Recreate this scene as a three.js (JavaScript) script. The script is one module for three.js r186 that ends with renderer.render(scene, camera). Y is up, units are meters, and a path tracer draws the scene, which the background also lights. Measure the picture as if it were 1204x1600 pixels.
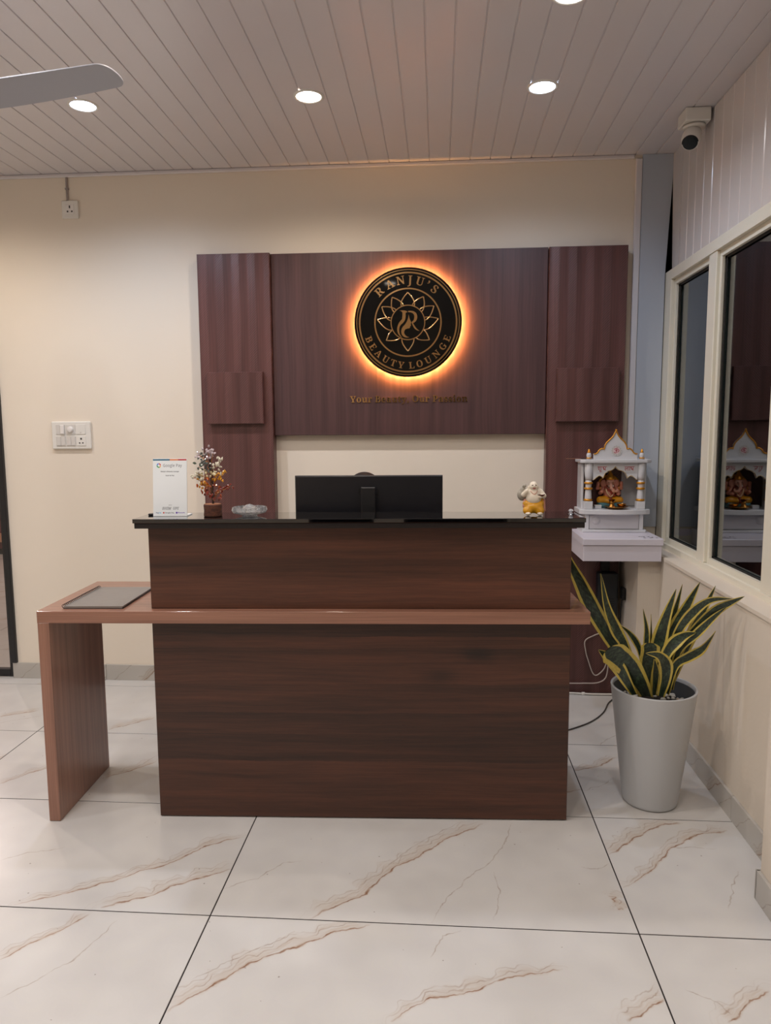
import * as THREE from 'three';
import { ImprovedNoise } from 'three/addons/math/ImprovedNoise.js';
import { MarchingCubes } from 'three/addons/objects/MarchingCubes.js';
import { FontLoader } from 'three/addons/loaders/FontLoader.js';
import { TextGeometry } from 'three/addons/geometries/TextGeometry.js';
import { RoundedBoxGeometry } from 'three/addons/geometries/RoundedBoxGeometry.js';
import * as BGU from 'three/addons/utils/BufferGeometryUtils.js';

// ---------------------------------------------------------------- camera, exposure
// world: floor tile grid is 1.2 m (x) by 0.6 m (z); back wall at z = -1.9, ceiling at y = 2.7
const scene = new THREE.Scene();
scene.background = new THREE.Color(0x020203);
const camera = new THREE.PerspectiveCamera(70.75, 1204 / 1600, 0.02, 60);
camera.position.set(0.6475, 1.3796, 1.8769);
camera.rotation.order = 'YXZ';
camera.rotation.set(-0.114543, 0.07309, -0.006447);
scene.add(camera);
const renderer = new THREE.WebGLRenderer({ antialias: true });
renderer.toneMapping = THREE.LinearToneMapping;
renderer.toneMappingExposure = 1.0;
renderer.shadowMap.enabled = true;
const LAMP = 2.4;                                    // candela of one downlight
const WARM = 0xfff0e0, COOL = 0xd4e5ff, WHITE = 0xf5f3f5;
const CEIL = 2.7, BACK = -1.9, LEFT = -3.0, FRONT = 3.4;

// ---------------------------------------------------------------- helpers
const noise = new ImprovedNoise();
function rng(seed) { let s = seed >>> 0; return () => { s = (s + 0x6D2B79F5) >>> 0; let t = s; t = Math.imul(t ^ (t >>> 15), t | 1); t ^= t + Math.imul(t ^ (t >>> 7), t | 61); return ((t ^ (t >>> 14)) >>> 0) / 4294967296; }; }
const used = {};
function numbered(n) { used[n] = (used[n] ?? -1) + 1; return used[n] ? n + '_' + String(used[n]).padStart(3, '0') : n; }
function mat(color, roughness = 0.6, o = {}) { return new THREE.MeshPhysicalMaterial({ color, roughness, ...o }); }
function mesh(name, geo, m, parent) { const o = new THREE.Mesh(geo, m); o.name = name; o.castShadow = o.receiveShadow = true; parent.add(o); return o; }
function thing(name, label, category, pos = [0, 0, 0], turn = 0, group) {
  const o = new THREE.Group(); o.name = numbered(name); o.position.set(...pos); o.rotation.y = turn; scene.add(o);
  o.userData = { label, category }; if (group) o.userData.group = group; return o;
}
function struct(name, label, category) { const o = new THREE.Group(); o.name = name; o.userData = { kind: 'structure', label, category }; scene.add(o); return o; }
// bevelled box with uv in metres, centred at (x, y, z)
function box(w, h, d, x = 0, y = 0, z = 0, b = 0.002) {
  b = Math.min(b, w / 3, h / 3, d / 3);
  const s = new THREE.Shape(); const X = w / 2 - b, Y = h / 2 - b;
  s.moveTo(-X, -Y); s.lineTo(X, -Y); s.lineTo(X, Y); s.lineTo(-X, Y); s.closePath();
  const g = new THREE.ExtrudeGeometry(s, { depth: d - 2 * b, bevelEnabled: true, bevelSize: b, bevelThickness: b, bevelSegments: 1, curveSegments: 1 });
  const uv = g.attributes.uv; for (let i = 0; i < uv.count; i++) uv.setXY(i, uv.getX(i) + w / 2, uv.getY(i) + h / 2);
  g.translate(x, y, z - d / 2 + b); return g;
}
const span = (x0, x1, y0, y1, z0, z1, b) => box(x1 - x0, y1 - y0, z1 - z0, (x0 + x1) / 2, (y0 + y1) / 2, (z0 + z1) / 2, b);
const plain = (x0, x1, y0, y1, z0, z1) => { const g = new THREE.BoxGeometry(x1 - x0, y1 - y0, z1 - z0); g.translate((x0 + x1) / 2, (y0 + y1) / 2, (z0 + z1) / 2); return g; };
function merge(list) { return BGU.mergeGeometries(list.map((g) => { let n = g.index ? g.toNonIndexed() : g; for (const k of Object.keys(n.attributes)) if (!['position', 'normal', 'uv'].includes(k)) n.deleteAttribute(k); if (!n.attributes.uv) n.setAttribute('uv', new THREE.BufferAttribute(new Float32Array(n.attributes.position.count * 2), 2)); return n; })); }
function lathe(pts, seg = 32) { return new THREE.LatheGeometry(pts.map(([r, y]) => new THREE.Vector2(r, y)), seg); }
function tube(pts, r, seg = 40, rad = 8, closed = false) { return new THREE.TubeGeometry(new THREE.CatmullRomCurve3(pts.map((p) => new THREE.Vector3(...p)), closed), seg, r, rad, closed); }
function ex(shape, depth, b = 0, cs = 12) { return new THREE.ExtrudeGeometry(shape, b ? { depth: depth - 2 * b, bevelEnabled: true, bevelSize: b, bevelThickness: b, bevelSegments: 2, curveSegments: cs } : { depth, bevelEnabled: false, curveSegments: cs }); }
function ring(r0, r1, depth, seg = 96) { const s = new THREE.Shape(); s.absarc(0, 0, r1, 0, 2 * Math.PI); const h = new THREE.Path(); h.absarc(0, 0, r0, 0, 2 * Math.PI, true); s.holes.push(h); return ex(s, depth, 0, seg / 2); }
function canvasTex(w, h, draw, rep) {
  const c = document.createElement('canvas'); c.width = w; c.height = h; draw(c.getContext('2d'), w, h);
  const t = new THREE.CanvasTexture(c); t.colorSpace = THREE.SRGBColorSpace; t.wrapS = t.wrapT = THREE.RepeatWrapping; if (rep) t.repeat.set(...rep); return t;
}
function dataTex(w, h, f, rep, srgb = true) {
  const d = new Uint8Array(w * h * 4); let i = 0;
  for (let y = 0; y < h; y++) for (let x = 0; x < w; x++) { const c = f(x / w, y / h); d[i++] = Math.max(0, Math.min(255, c[0])); d[i++] = Math.max(0, Math.min(255, c[1] ?? c[0])); d[i++] = Math.max(0, Math.min(255, c[2] ?? c[0])); d[i++] = 255; }
  const t = new THREE.DataTexture(d, w, h); t.magFilter = t.minFilter = THREE.LinearFilter; t.wrapS = t.wrapT = THREE.RepeatWrapping; if (srgb) t.colorSpace = THREE.SRGBColorSpace; if (rep) t.repeat.set(...rep); t.needsUpdate = true; return t;
}
const fbm = (x, y, z, o = 4) => { let s = 0, a = 0.5; for (let i = 0; i < o; i++) { s += a * noise.noise(x, y, z); x *= 2.03; y *= 2.03; a *= 0.5; } return s; };
const mix3 = (a, b, t) => [a[0] + (b[0] - a[0]) * t, a[1] + (b[1] - a[1]) * t, a[2] + (b[2] - a[2]) * t];
const clamp = (v, a = 0, b = 1) => Math.max(a, Math.min(b, v));

// solid from distances: capsules [ax,ay,az,ar,bx,by,bz,br] and ellipsoids [cx,cy,cz,rx,ry,rz], joined with a smooth minimum k
function blob(parts, cell, k) {
  let lo = [1e9, 1e9, 1e9], hi = [-1e9, -1e9, -1e9];
  const ext = (x, y, z, rx, ry, rz) => { [[x, rx], [y, ry], [z, rz]].forEach(([c, r], i) => { lo[i] = Math.min(lo[i], c - r); hi[i] = Math.max(hi[i], c + r); }); };
  for (const p of parts) { if (p.length === 6) ext(p[0], p[1], p[2], p[3], p[4], p[5]); else { ext(p[0], p[1], p[2], p[3], p[3], p[3]); ext(p[4], p[5], p[6], p[7], p[7], p[7]); } }
  const c = lo.map((v, i) => (v + hi[i]) / 2), half = Math.max(...lo.map((v, i) => (hi[i] - v) / 2)) + 4 * cell + k * 0.5;
  const n = Math.max(16, Math.min(110, Math.ceil(2 * half / cell)));
  const mc = new MarchingCubes(n, new THREE.MeshBasicMaterial(), false, false, 120000); mc.isolation = 0;
  const hs = n / 2;
  for (let z = 0; z < n; z++) for (let y = 0; y < n; y++) for (let x = 0; x < n; x++) {
    const px = c[0] + (x - hs) / hs * half, py = c[1] + (y - hs) / hs * half, pz = c[2] + (z - hs) / hs * half; let d = 1e3;
    for (const p of parts) {
      let e;
      if (p.length === 6) { const l = Math.hypot((px - p[0]) / p[3], (py - p[1]) / p[4], (pz - p[2]) / p[5]); e = (l - 1) * Math.min(p[3], p[4], p[5]); }
      else { const bx = p[4] - p[0], by = p[5] - p[1], bz = p[6] - p[2]; const t = clamp(((px - p[0]) * bx + (py - p[1]) * by + (pz - p[2]) * bz) / (bx * bx + by * by + bz * bz + 1e-12)); e = Math.hypot(px - p[0] - bx * t, py - p[1] - by * t, pz - p[2] - bz * t) - (p[3] + (p[7] - p[3]) * t); }
      const h = clamp(0.5 + 0.5 * (d - e) / k); d = d > 100 ? e : d * (1 - h) + e * h - k * h * (1 - h);
    }
    mc.field[x + y * n + z * n * n] = -d;
  }
  mc.update();
  const pos = new Float32Array(mc.positionArray.slice(0, mc.count * 3));
  for (let i = 0; i < pos.length; i += 3) for (let j = 0; j < 3; j++) pos[i + j] = c[j] + pos[i + j] * half;
  let g = new THREE.BufferGeometry(); g.setAttribute('position', new THREE.BufferAttribute(pos, 3));
  g = BGU.mergeVertices(g, cell * 0.02); g.computeVertexNormals(); return g;
}

// ---------------------------------------------------------------- procedural surfaces
const walnut = dataTex(1024, 1024, (u, v) => {          // grain along u; 1.6 m by 1.1 m
  const x = u * 1.6, y = v * 1.1 + 0.01 * fbm(u * 5, v * 3, 3.3) + 0.004 * noise.noise(x * 2, v * 9, 1.7);
  const row = Math.floor(y / 0.105 + 0.35 * Math.sin(Math.floor(y / 0.31) * 2.1)), t = Math.abs(Math.sin(row * 12.9898 + 4.1) * 43758.5453) % 1;
  const warp = y + 0.02 * fbm(x * 1.6, y * 6, 9.1 + row);
  let g = 0.5 + 0.55 * fbm(x * 1.1, warp * 19, row) + 0.34 * fbm(x * 2.2, warp * 80, row + 20, 3) + 0.34 * fbm(x * 5, y * 210, 5) + 0.1 * noise.noise(x * 26, y * 520, 2);
  const knot = Math.exp(-(((x - 1.13) / 0.05) ** 2 + ((y - 0.6) / 0.022) ** 2)) + 0.8 * Math.exp(-(((x - 1.0) / 0.06) ** 2 + ((y - 0.52) / 0.025) ** 2));
  g = g * 0.72 + (t - 0.5) * 0.42 + 0.12 - 0.4 * knot;
  return mix3([34, 20, 13], [104, 60, 41], clamp(g));
}, [1 / 1.6, 1 / 1.1]);
const boardWood = dataTex(1024, 512, (u, v) => {        // lighter walnut, fine straight lines along u; 2 m by 0.5 m
  const x = u * 2, y = v * 0.5 + 0.006 * fbm(x * 1.5, v * 4, 1.3);
  const g = 0.5 + 0.5 * fbm(x * 0.9, y * 46, 4) + 0.38 * fbm(x * 3, y * 260, 8, 3);
  return mix3([108, 72, 56], [174, 125, 103], clamp(g));
}, [1 / 2, 1 / 0.5]);
const panelA = dataTex(1024, 512, (u, v) => {            // vertical grain, 1.4 m by 1 m
  const x = u * 1.4 + 0.012 * fbm(u * 3, v * 4, 2.2), y = v, g = 0.5 + 0.5 * fbm(x * 18, y * 0.8, 2.2) + 0.34 * fbm(x * 120, y * 2.2, 5.2, 3);
  return mix3([56, 36, 37], [98, 68, 67], clamp(g));
}, [1 / 1.4, 1]);
// laminate with upright bands of embossed diagonal ribs, 0.4 m by 2.3 m
const ribs = (u, v) => { const x = u * 0.4, y = v * 2.3, band = ((x + 0.012) / 0.083) % 1, inb = clamp((0.29 - Math.abs(band - 0.5)) * 12); return [inb, 0.5 + 0.5 * Math.cos(2 * Math.PI * (y - x * 1.05) / 0.0125)]; };
const panelB = dataTex(1024, 2048, (u, v) => {
  const x = u * 0.4 + 0.012 * noise.noise(u * 2, v * 5, 7.7), y = v * 2.3, g = 0.5 + 0.5 * fbm(x * 18, y * 0.8, 7.7, 3) + 0.34 * fbm(x * 120, y * 2.2, 9.7, 2), [a, l] = ribs(u, v);
  return mix3(mix3([64, 38, 36], [114, 73, 68], clamp(g)), [140, 104, 100], a * (l * l * 0.34 - 0.03));  // rib highlights painted into the colour as a lighter tone
}, [1 / 0.4, 1 / 2.3]);
const hatch = dataTex(1024, 2048, (u, v) => { const [a, l] = ribs(u, v), q = 128 + 110 * a * (l - 0.5); return [q, q, q]; }, [1 / 0.4, 1 / 2.3], false);
const plasterBump = dataTex(256, 256, (u, v) => { const c = Math.cos(2 * Math.PI * u), s = Math.sin(2 * Math.PI * u), e = Math.cos(2 * Math.PI * v), f = Math.sin(2 * Math.PI * v); const q = 128 + 90 * fbm(c * 2 + e, s * 2 + f, e * 1.5 + 3) + 40 * noise.noise(c * 9 + e * 7, s * 9, f * 9); return [q, q, q]; }, [1.4, 1.4], false);
const wallTone = dataTex(256, 256, (u, v) => { const q = 1 + 0.035 * fbm(u * 5, v * 5, 6) ; return [234 * q, 222 * q, 205 * q]; }, [1 / 3.1, 1 / 3.1]);

const M = {
  wall: mat(0xffffff, 0.75, { map: wallTone, bumpMap: plasterBump, bumpScale: 0.0012 }),
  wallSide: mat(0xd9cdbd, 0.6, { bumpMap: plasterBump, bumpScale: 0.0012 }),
  white: mat(0xe6e2da, 0.4), whiteGloss: mat(0xe9e4df, 0.22, { clearcoat: 0.4, clearcoatRoughness: 0.2 }),
  pvc: mat(0xd8d3d5, 0.32, { clearcoat: 0.3, clearcoatRoughness: 0.3 }), pvcWall: mat(0xdcd4d0, 0.2, { clearcoat: 0.6, clearcoatRoughness: 0.15 }),
  bluegrey: mat(0xb4bac4, 0.45), frame: mat(0xe2dccb, 0.35), grout: mat(0x2b2524, 0.9), dark: mat(0x0c0b0b, 0.5), black: mat(0x17171a, 0.4), rubber: mat(0x101012, 0.6),
  deskWood: mat(0xffffff, 0.42, { map: walnut }), counterEdge: mat(0x4a3028, 0.45, { map: walnut }), board: mat(0xffffff, 0.4, { map: boardWood, clearcoat: 0.5, clearcoatRoughness: 0.1 }),
  panelA: mat(0xffffff, 0.42, { map: panelA }), panelB: mat(0xffffff, 0.36, { map: panelB, bumpMap: hatch, bumpScale: 0.0013 }),
  blackGlass: mat(0x050507, 0.04, { clearcoat: 1, clearcoatRoughness: 0.02 }), acrylic: mat(0x060606, 0.04, { specularIntensity: 0.8 }),
  gold: mat(0xe2b880, 0.15, { metalness: 1 }), goldPaint: mat(0xd9962f, 0.34, { metalness: 0.55 }), brass: mat(0xb98440, 0.24, { metalness: 1 }), chrome: mat(0xcfd2d6, 0.15, { metalness: 1 }),
  marbleWhite: mat(0xd4d3d5, 0.3), pot: mat(0xb9babb, 0.34), soil: mat(0x241c16, 0.95), pebble: mat(0xc8c2b6, 0.7), cable: mat(0xb9aca4, 0.5),
  glass: mat(0xffffff, 0.03, { transmission: 0.88, ior: 1.6, thickness: 0.02 }),
};

// ---------------------------------------------------------------- floor of marble tiles
const VEINS = [[0,-1,[[3,[0.28,0.6],[0.35,0.54],[0.39,0.51],[0.43,0.48],[0.46,0.42],[0.52,0.33],[0.58,0.28],[0.66,0.19],[0.74,0.12],[0.81,0.07]],[1,[0.48,0.35],[0.56,0.23],[0.66,0.13],[0.72,0.06]],[1,[0.63,0.59],[0.68,0.47],[0.72,0.42],[0.73,0.39],[0.81,0.3],[0.87,0.18],[0.91,0.05]],[1,[0.0,0.48],[0.04,0.45],[0.09,0.43],[0.11,0.39],[0.15,0.34],[0.21,0.32]],[1,[0.81,0.57],[0.83,0.43],[0.82,0.34]],[1,[1.1,0.3],[1.15,0.31],[1.19,0.28]],[2,[1.158,0.438],[1.18,0.442],[1.165,0.452],[1.172,0.464],[1.163,0.474]],[2,[1.168,0.502],[1.18,0.496],[1.184,0.502]]]],[0,0,[[3,[0.0,0.34],[0.05,0.29],[0.1,0.25],[0.16,0.18],[0.24,0.13],[0.29,0.1],[0.36,0.05],[0.43,0.03],[0.46,0.01]],[1,[0.03,0.24],[0.11,0.17],[0.21,0.09],[0.27,0.06]],[2,[0.54,0.34],[0.58,0.3],[0.63,0.26],[0.71,0.24],[0.77,0.21],[0.84,0.18],[0.92,0.16],[0.97,0.15]],[1,[0.63,0.13],[0.65,0.09],[0.66,0.04],[0.71,0.02]],[3,[1.09,0.3],[1.14,0.27],[1.17,0.24],[1.2,0.23]]]],[-1,-1,[[2,[0.61,0.59],[0.72,0.54],[0.81,0.49],[0.91,0.41],[0.99,0.37],[1.04,0.3],[1.09,0.25],[1.19,0.2]],[3,[0.87,0.59],[0.94,0.55],[1.0,0.52],[1.05,0.47],[1.13,0.42],[1.2,0.38]],[1,[0.44,0.38],[0.5,0.34],[0.61,0.3]]]],[-1,0,[[2,[0.7,0.21],[0.75,0.14],[0.8,0.09],[0.85,0.02]],[1,[0.78,0.33],[0.84,0.26],[0.9,0.19],[0.94,0.04]]]],[1,-1,[[3,[0.0,0.23],[0.09,0.15],[0.16,0.08],[0.24,0.03],[0.3,0.02]],[2,[0.01,0.4],[0.1,0.32],[0.22,0.18],[0.33,0.09],[0.44,0.06]],[1,[0.22,0.18],[0.36,0.17]],[1,[0.29,0.48],[0.33,0.39],[0.38,0.29]]]],[1,-2,[[2,[-0.02,0.25],[0.08,0.22],[0.2,0.12]],[1,[0.01,0.41],[0.1,0.35],[0.14,0.31]]]],[1,0,[[3,[0.13,0.29],[0.2,0.23],[0.26,0.19]],[1,[0.06,0.2],[0.11,0.22],[0.14,0.26]]]],[-1,-2,[[2,[0.13,0.49],[0.19,0.41],[0.25,0.34]],[3,[0.52,0.42],[0.59,0.36],[0.67,0.27]],[1,[0.54,0.39],[0.61,0.32],[0.65,0.21]]]],[-1,-3,[[3,[0.32,0.56],[0.4,0.5],[0.48,0.42]]]],[-2,-3,[[2,[0.92,0.45],[1.07,0.36]],[1,[0.97,0.52],[1.12,0.42]]]]];
function marble(seed, veins) {   // veins: [weight, ...points in metres]; a brown core line with a streaky tan wash on its upper left
  const S = 1024 / 1.2, V = veins.map(([wd, ...p]) => { const q = p.map(([x, y]) => [x * S, y * S]), xs = q.map((a) => a[0]), ys = q.map((a) => a[1]), m = wd > 1 ? 95 : 25; let L = 0; const at = q.map((a, i) => (i ? (L += Math.hypot(a[0] - q[i - 1][0], a[1] - q[i - 1][1])) : 0)); return { wd, q, at, L, b: [Math.min(...xs) - m, Math.max(...xs) + m, Math.min(...ys) - m, Math.max(...ys) + m] }; });
  const r = rng(seed), specks = []; for (let n = 0; n < 14; n++) specks.push([r() * 1024, r() * 512, 0.8 + r() * 1.3]);
  return dataTex(1024, 512, (u, v) => {
    const x = u * 1024, y = (1 - v) * 512, q = fbm(x / 210, y / 210, seed * 3.1, 3), b = noise.noise(x / 60 + 7, y / 60, seed * 1.7);
    let c = [206 + 14 * q + 3 * b, 203 + 15 * q + 3 * b, 199 + 16 * q + 2 * b], wx = null, wy;
    for (const w of V) {
      if (x < w.b[0] || x > w.b[1] || y < w.b[2] || y > w.b[3]) continue;
      if (wx === null) { wx = x + 15 * fbm(x / 45, y / 45, seed + 0.3, 4); wy = y + 15 * fbm(x / 45 + 31, y / 45, seed + 0.7, 4); }
      let best = 1e9, side = 0, al = 0;
      for (let k = 0; k + 1 < w.q.length; k++) { const [ax, ay] = w.q[k], dx = w.q[k + 1][0] - ax, dy = w.q[k + 1][1] - ay, l2 = dx * dx + dy * dy + 1e-6, t = clamp(((wx - ax) * dx + (wy - ay) * dy) / l2), ex = wx - ax - dx * t, ey = wy - ay - dy * t, d = ex * ex + ey * ey; if (d < best) { best = d; side = dx * ey - dy * ex; al = w.at[k] + t * Math.sqrt(l2); } }
      const d = Math.sqrt(best), e = al / w.L, end = clamp(Math.min(e, 1 - e) * 7 + 0.15), n = noise.noise(al / 34, seed, w.wd * 3.3);
      if (w.wd > 1) {
        const wide = (w.wd > 2 ? 62 : 40) * (0.75 + 0.6 * n), s = side < 0 ? d / wide : d / 7; // wash lies on one side
        if (s < 1) { const st = 0.55 + 0.6 * noise.noise(al / 60, d / 5, seed * 2.2) + 0.35 * noise.noise(al / 25, d / 2.2, seed); c = mix3(c, [178, 152, 128], clamp((1 - s) * 0.55 * st * end, 0, 0.6)); }
        for (const [o, k] of [[0.45, 0.4], [0.8, 0.3]]) if (side < 0) c = mix3(c, [128, 98, 78], clamp(1.3 - Math.abs(d + 9 * noise.noise(al / 28, o * 7, seed) - o * wide) / 1.6) * k * end * clamp(0.6 + 1.4 * noise.noise(al / 40 + o * 9, seed, 1)));
      }
      const cw = (w.wd > 2 ? 2.6 : w.wd > 1 ? 2.0 : 1.5) * (0.8 + 0.7 * n);
      c = mix3(c, w.wd > 1 ? [122, 80, 54] : [138, 118, 104], clamp(1.4 - d / cw) * (w.wd > 1 ? 0.8 : 0.55) * end * clamp(0.75 + 0.9 * noise.noise(al / 22, seed + 5, 2)));
    }
    for (const [a, b2, k] of specks) if (Math.abs(x - a) < 3 && Math.hypot(x - a, y - b2) < k) c = mix3(c, [92, 76, 68], 0.5);
    return c;
  }, [1 / 1.2, 1 / 0.6]);
}
const tileMat = (t) => mat(0xffffff, 0.3, { map: t, clearcoat: 0.25, clearcoatRoughness: 0.25 });
const generic = [11, 12, 13].map((s) => { const r = rng(s), v = []; for (let n = 0; n < 5; n++) { let x = r() * 1.0 - 0.1, y = 0.45 + r() * 0.3; const l = [n % 3 + 1]; for (let k = 0; k < 7; k++) { l.push([x, y]); x += 0.05 + r() * 0.07; y -= 0.03 + r() * 0.08; } v.push(l); } return tileMat(marble(s, v)); });
const special = {}; VEINS.forEach(([i, j, v], n) => { special[i + ',' + j] = tileMat(marble(21 + n, v)); });
function tileFloor(parent, x0, x1, z0, z1, top) {
  for (let i = Math.floor(x0 / 1.2); i * 1.2 < x1; i++) for (let j = Math.floor(z0 / 0.6); j * 0.6 < z1; j++) {
    const a = Math.max(x0, i * 1.2 + 0.002), b = Math.min(x1, i * 1.2 + 1.198), c = Math.max(z0, j * 0.6 + 0.0021), d = Math.min(z1, j * 0.6 + 0.5979);
    if (b - a < 0.01 || d - c < 0.01) continue;
    const g = box(b - a, d - c, 0.012, 0, 0, 0, 0.0008);         // front face up after the turn; uv = metres inside the tile
    const uv = g.attributes.uv, p = g.attributes.position; g.translate((a + b) / 2, -(c + d) / 2, 0);
    for (let k = 0; k < uv.count; k++) uv.setXY(k, p.getX(k) - i * 1.2, 0.6 + p.getY(k) + j * 0.6);
    g.rotateX(-Math.PI / 2); g.translate(0, top - 0.006, 0);
    mesh('tile', g, special[i + ',' + j] ?? generic[Math.abs(i * 7 + j * 3) % 3], parent);
  }
}
const floor = struct('floor', 'white marble-look floor tiles with brown veins and dark joints', 'floor');
mesh('screed', plain(LEFT - 0.1, 1.95, -0.12, -0.0012, BACK - 0.12, FRONT + 0.1), M.grout, floor);
tileFloor(floor, LEFT, 1.69, BACK, FRONT, 0);

// ---------------------------------------------------------------- ceiling of white strips, grooves every 0.1 m
function stripGeo(len, first = 0.0) { // strip 0.1 m wide along x, length along z, face down at y = 0; lip at the right recessed 4 mm
  const s = new THREE.Shape(); s.moveTo(-0.05, 0.012); s.lineTo(-0.05, 0.003); s.quadraticCurveTo(-0.05, 0, -0.047, 0); s.lineTo(0.043, 0); s.quadraticCurveTo(0.0455, 0, 0.0455, 0.004); s.lineTo(0.05, 0.004); s.lineTo(0.05, 0.012); s.closePath();
  const g = new THREE.ExtrudeGeometry(s, { depth: len, bevelEnabled: false, curveSegments: 3 }); return g;
}
const ceiling = struct('ceiling', 'white plastic strip ceiling with narrow grooves', 'ceiling');
mesh('slab', plain(LEFT - 0.1, 1.95, CEIL + 0.013, CEIL + 0.12, BACK - 0.12, FRONT + 0.1), M.dark, ceiling);
{ const g = stripGeo(FRONT - BACK); for (let k = -30; k < 18; k++) { const m = mesh('strip', g, M.pvc, ceiling); m.position.set(k * 0.1 + 0.0545, CEIL, BACK); } }

// ---------------------------------------------------------------- back wall with glass door opening at the far left
const backWall = struct('wall_back', 'cream painted plaster wall behind the reception desk', 'wall');
mesh('plaster', plain(-1.735, 1.765, -0.12, CEIL + 0.1, BACK - 0.12, BACK), M.wall, backWall);
mesh('plaster', plain(LEFT - 0.1, -2.65, -0.12, CEIL + 0.1, BACK - 0.12, BACK), M.wall, backWall);
mesh('lintel', plain(-2.65, -1.735, 2.12, CEIL + 0.1, BACK - 0.12, BACK), M.wall, backWall);
const wl = struct('wall_left', 'cream painted side wall', 'wall'); mesh('plaster', plain(LEFT - 0.1, LEFT, -0.12, CEIL + 0.1, BACK, FRONT), M.wall, wl);
const wf = struct('wall_front', 'cream painted wall across the room', 'wall'); for (const [x0, x1, y0] of [[LEFT - 0.1, -0.17, -0.12], [-0.17, 0.4, 1.98], [0.4, 0.66, -0.12], [0.66, 1.57, 2.25], [1.57, 1.95, -0.12]]) mesh('plaster', plain(x0, x1, y0, CEIL + 0.1, FRONT, FRONT + 0.1), M.wall, wf);
const shop = struct('window_2', 'dark shopfront window and glass door across the room at night', 'window');
for (const [x0, x1, y1] of [[-0.17, 0.4, 1.98], [0.66, 1.57, 2.25]]) {
  mesh('frame', merge([span(x0, x0 + 0.03, 0, y1, FRONT + 0.02, FRONT + 0.07), span(x1 - 0.03, x1, 0, y1, FRONT + 0.02, FRONT + 0.07), span(x0 + 0.03, x1 - 0.03, y1 - 0.03, y1, FRONT + 0.02, FRONT + 0.07), span(x0 + 0.03, x1 - 0.03, 0, 0.04, FRONT + 0.02, FRONT + 0.07)]), M.black, shop);
  mesh('pane', new THREE.PlaneGeometry(x1 - x0 - 0.06, y1 - 0.07).rotateY(Math.PI).translate((x0 + x1) / 2, y1 / 2, FRONT + 0.045), mat(0xffffff, 0.01, { transmission: 1, ior: 1.5, thickness: 0 }), shop);
}
const street = struct('floor_002', 'dark pavement outside the shopfront', 'ground'); mesh('paving', plain(-6, 5, -0.15, -0.01, FRONT + 0.1, 9), M.dark, street);
const corn = struct('trim_1', 'thin white ceiling trim along the back wall', 'trim');
mesh('bead', span(LEFT, 1.6, CEIL - 0.018, CEIL - 0.0005, BACK, BACK + 0.016, 0.004), M.pvc, corn);

// skirting in marble pieces
const skirtMat = tileMat(marble(41, [0.02, 0.2, 0.33, 0.5, 0.7, 0.81, 1.0].map((x, i) => [1 + (i % 3 === 1), [x, 0.61], [x + 0.05, 0.57], [x + 0.09, 0.54], [x + 0.17, 0.49]]))); skirtMat.color.set(0xe4e1dc);
const sk = struct('baseboard_back', 'low grey-white marble skirting along the back wall', 'skirting');
for (const [a, b] of [[-1.733, -1.194], [-1.192, 0.006], [0.008, 1.2], [1.202, 1.58]]) mesh('tile', span(a, b, 0, 0.088, BACK, BACK + 0.011, 0.001), skirtMat, sk);
mesh('tile', span(LEFT, -2.68, 0, 0.088, BACK, BACK + 0.011, 0.001), skirtMat, sk);
const skr = struct('baseboard_right', 'low grey-white marble skirting along the right wall', 'skirting');
for (const [a, b] of [[-1.54, -0.612], [-0.609, -0.172]]) { const g = box(b - a, 0.09, 0.011, 0, 0.045, 0, 0.001); g.rotateY(-Math.PI / 2); g.translate(1.6845, 0, (a + b) / 2); mesh('tile', g, skirtMat, skr); }
{ const g = box(2.2, 0.09, 0.011, 0, 0.045, 0, 0.001); g.rotateY(-Math.PI / 2); g.translate(1.5845, 0, -0.175 + 1.1); mesh('tile', g, skirtMat, skr); mesh('tile', span(1.579, 1.68, 0, 0.09, -0.181, -0.17, 0.001), skirtMat, skr); }

// ---------------------------------------------------------------- right wall: low plaster wall, window, white strips above
const wr = struct('wall_right', 'low plaster wall under the window with white strip cladding above it', 'wall');
mesh('plaster', plain(1.69, 1.95, -0.12, 0.78, BACK, -0.17), M.wallSide, wr);
mesh('pilaster', plain(1.59, 1.95, -0.12, CEIL + 0.1, -0.17, FRONT), M.wallSide, wr);
mesh('corner_column', plain(1.588, 1.69, -0.12, 0.757, BACK, -1.545), M.wallSide, wr);
mesh('backing', plain(1.83, 1.95, 2.1, CEIL + 0.1, BACK, -0.17), M.dark, wr);
{ // upright strips; the one in the corner is cut to a wedge
  const s = (y0, y1, za0, za1) => { const sh = new THREE.Shape(); sh.moveTo(-za0, y0); sh.lineTo(-za1 - 0.0065, y0); sh.lineTo(-za1 - 0.0065, y1); sh.lineTo(-za0, y1); sh.closePath(); return sh; };
  const y0 = 2.13, y1 = CEIL - 0.001; let k = 0;
  for (let z = -1.7555; z < -0.17; z += 0.0985, k++) { const z1 = Math.min(z + 0.0985, -0.171); const g = span(-(z1 - z) / 2 + 0.0025, (z1 - z) / 2 - 0.0025, y0, y1, 0, 0.012, 0.0035); g.rotateY(-Math.PI / 2); g.translate(1.797, 0, (z + z1) / 2); mesh('strip', g, M.pvcWall, wr); }
  const c = new THREE.Shape(); c.moveTo(-1.85, y0); c.lineTo(-1.758, y0); c.lineTo(-1.758, y1); c.lineTo(-1.897, y1); c.closePath();
  const g = ex(c, 0.012); g.rotateY(-Math.PI / 2); g.translate(1.797, 0, 0); mesh('strip', g, M.pvcWall, wr);
  mesh('strip_lip', plain(1.797, 1.801, y0, y1, -1.80, -0.171), M.pvcWall, wr);
}
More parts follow.
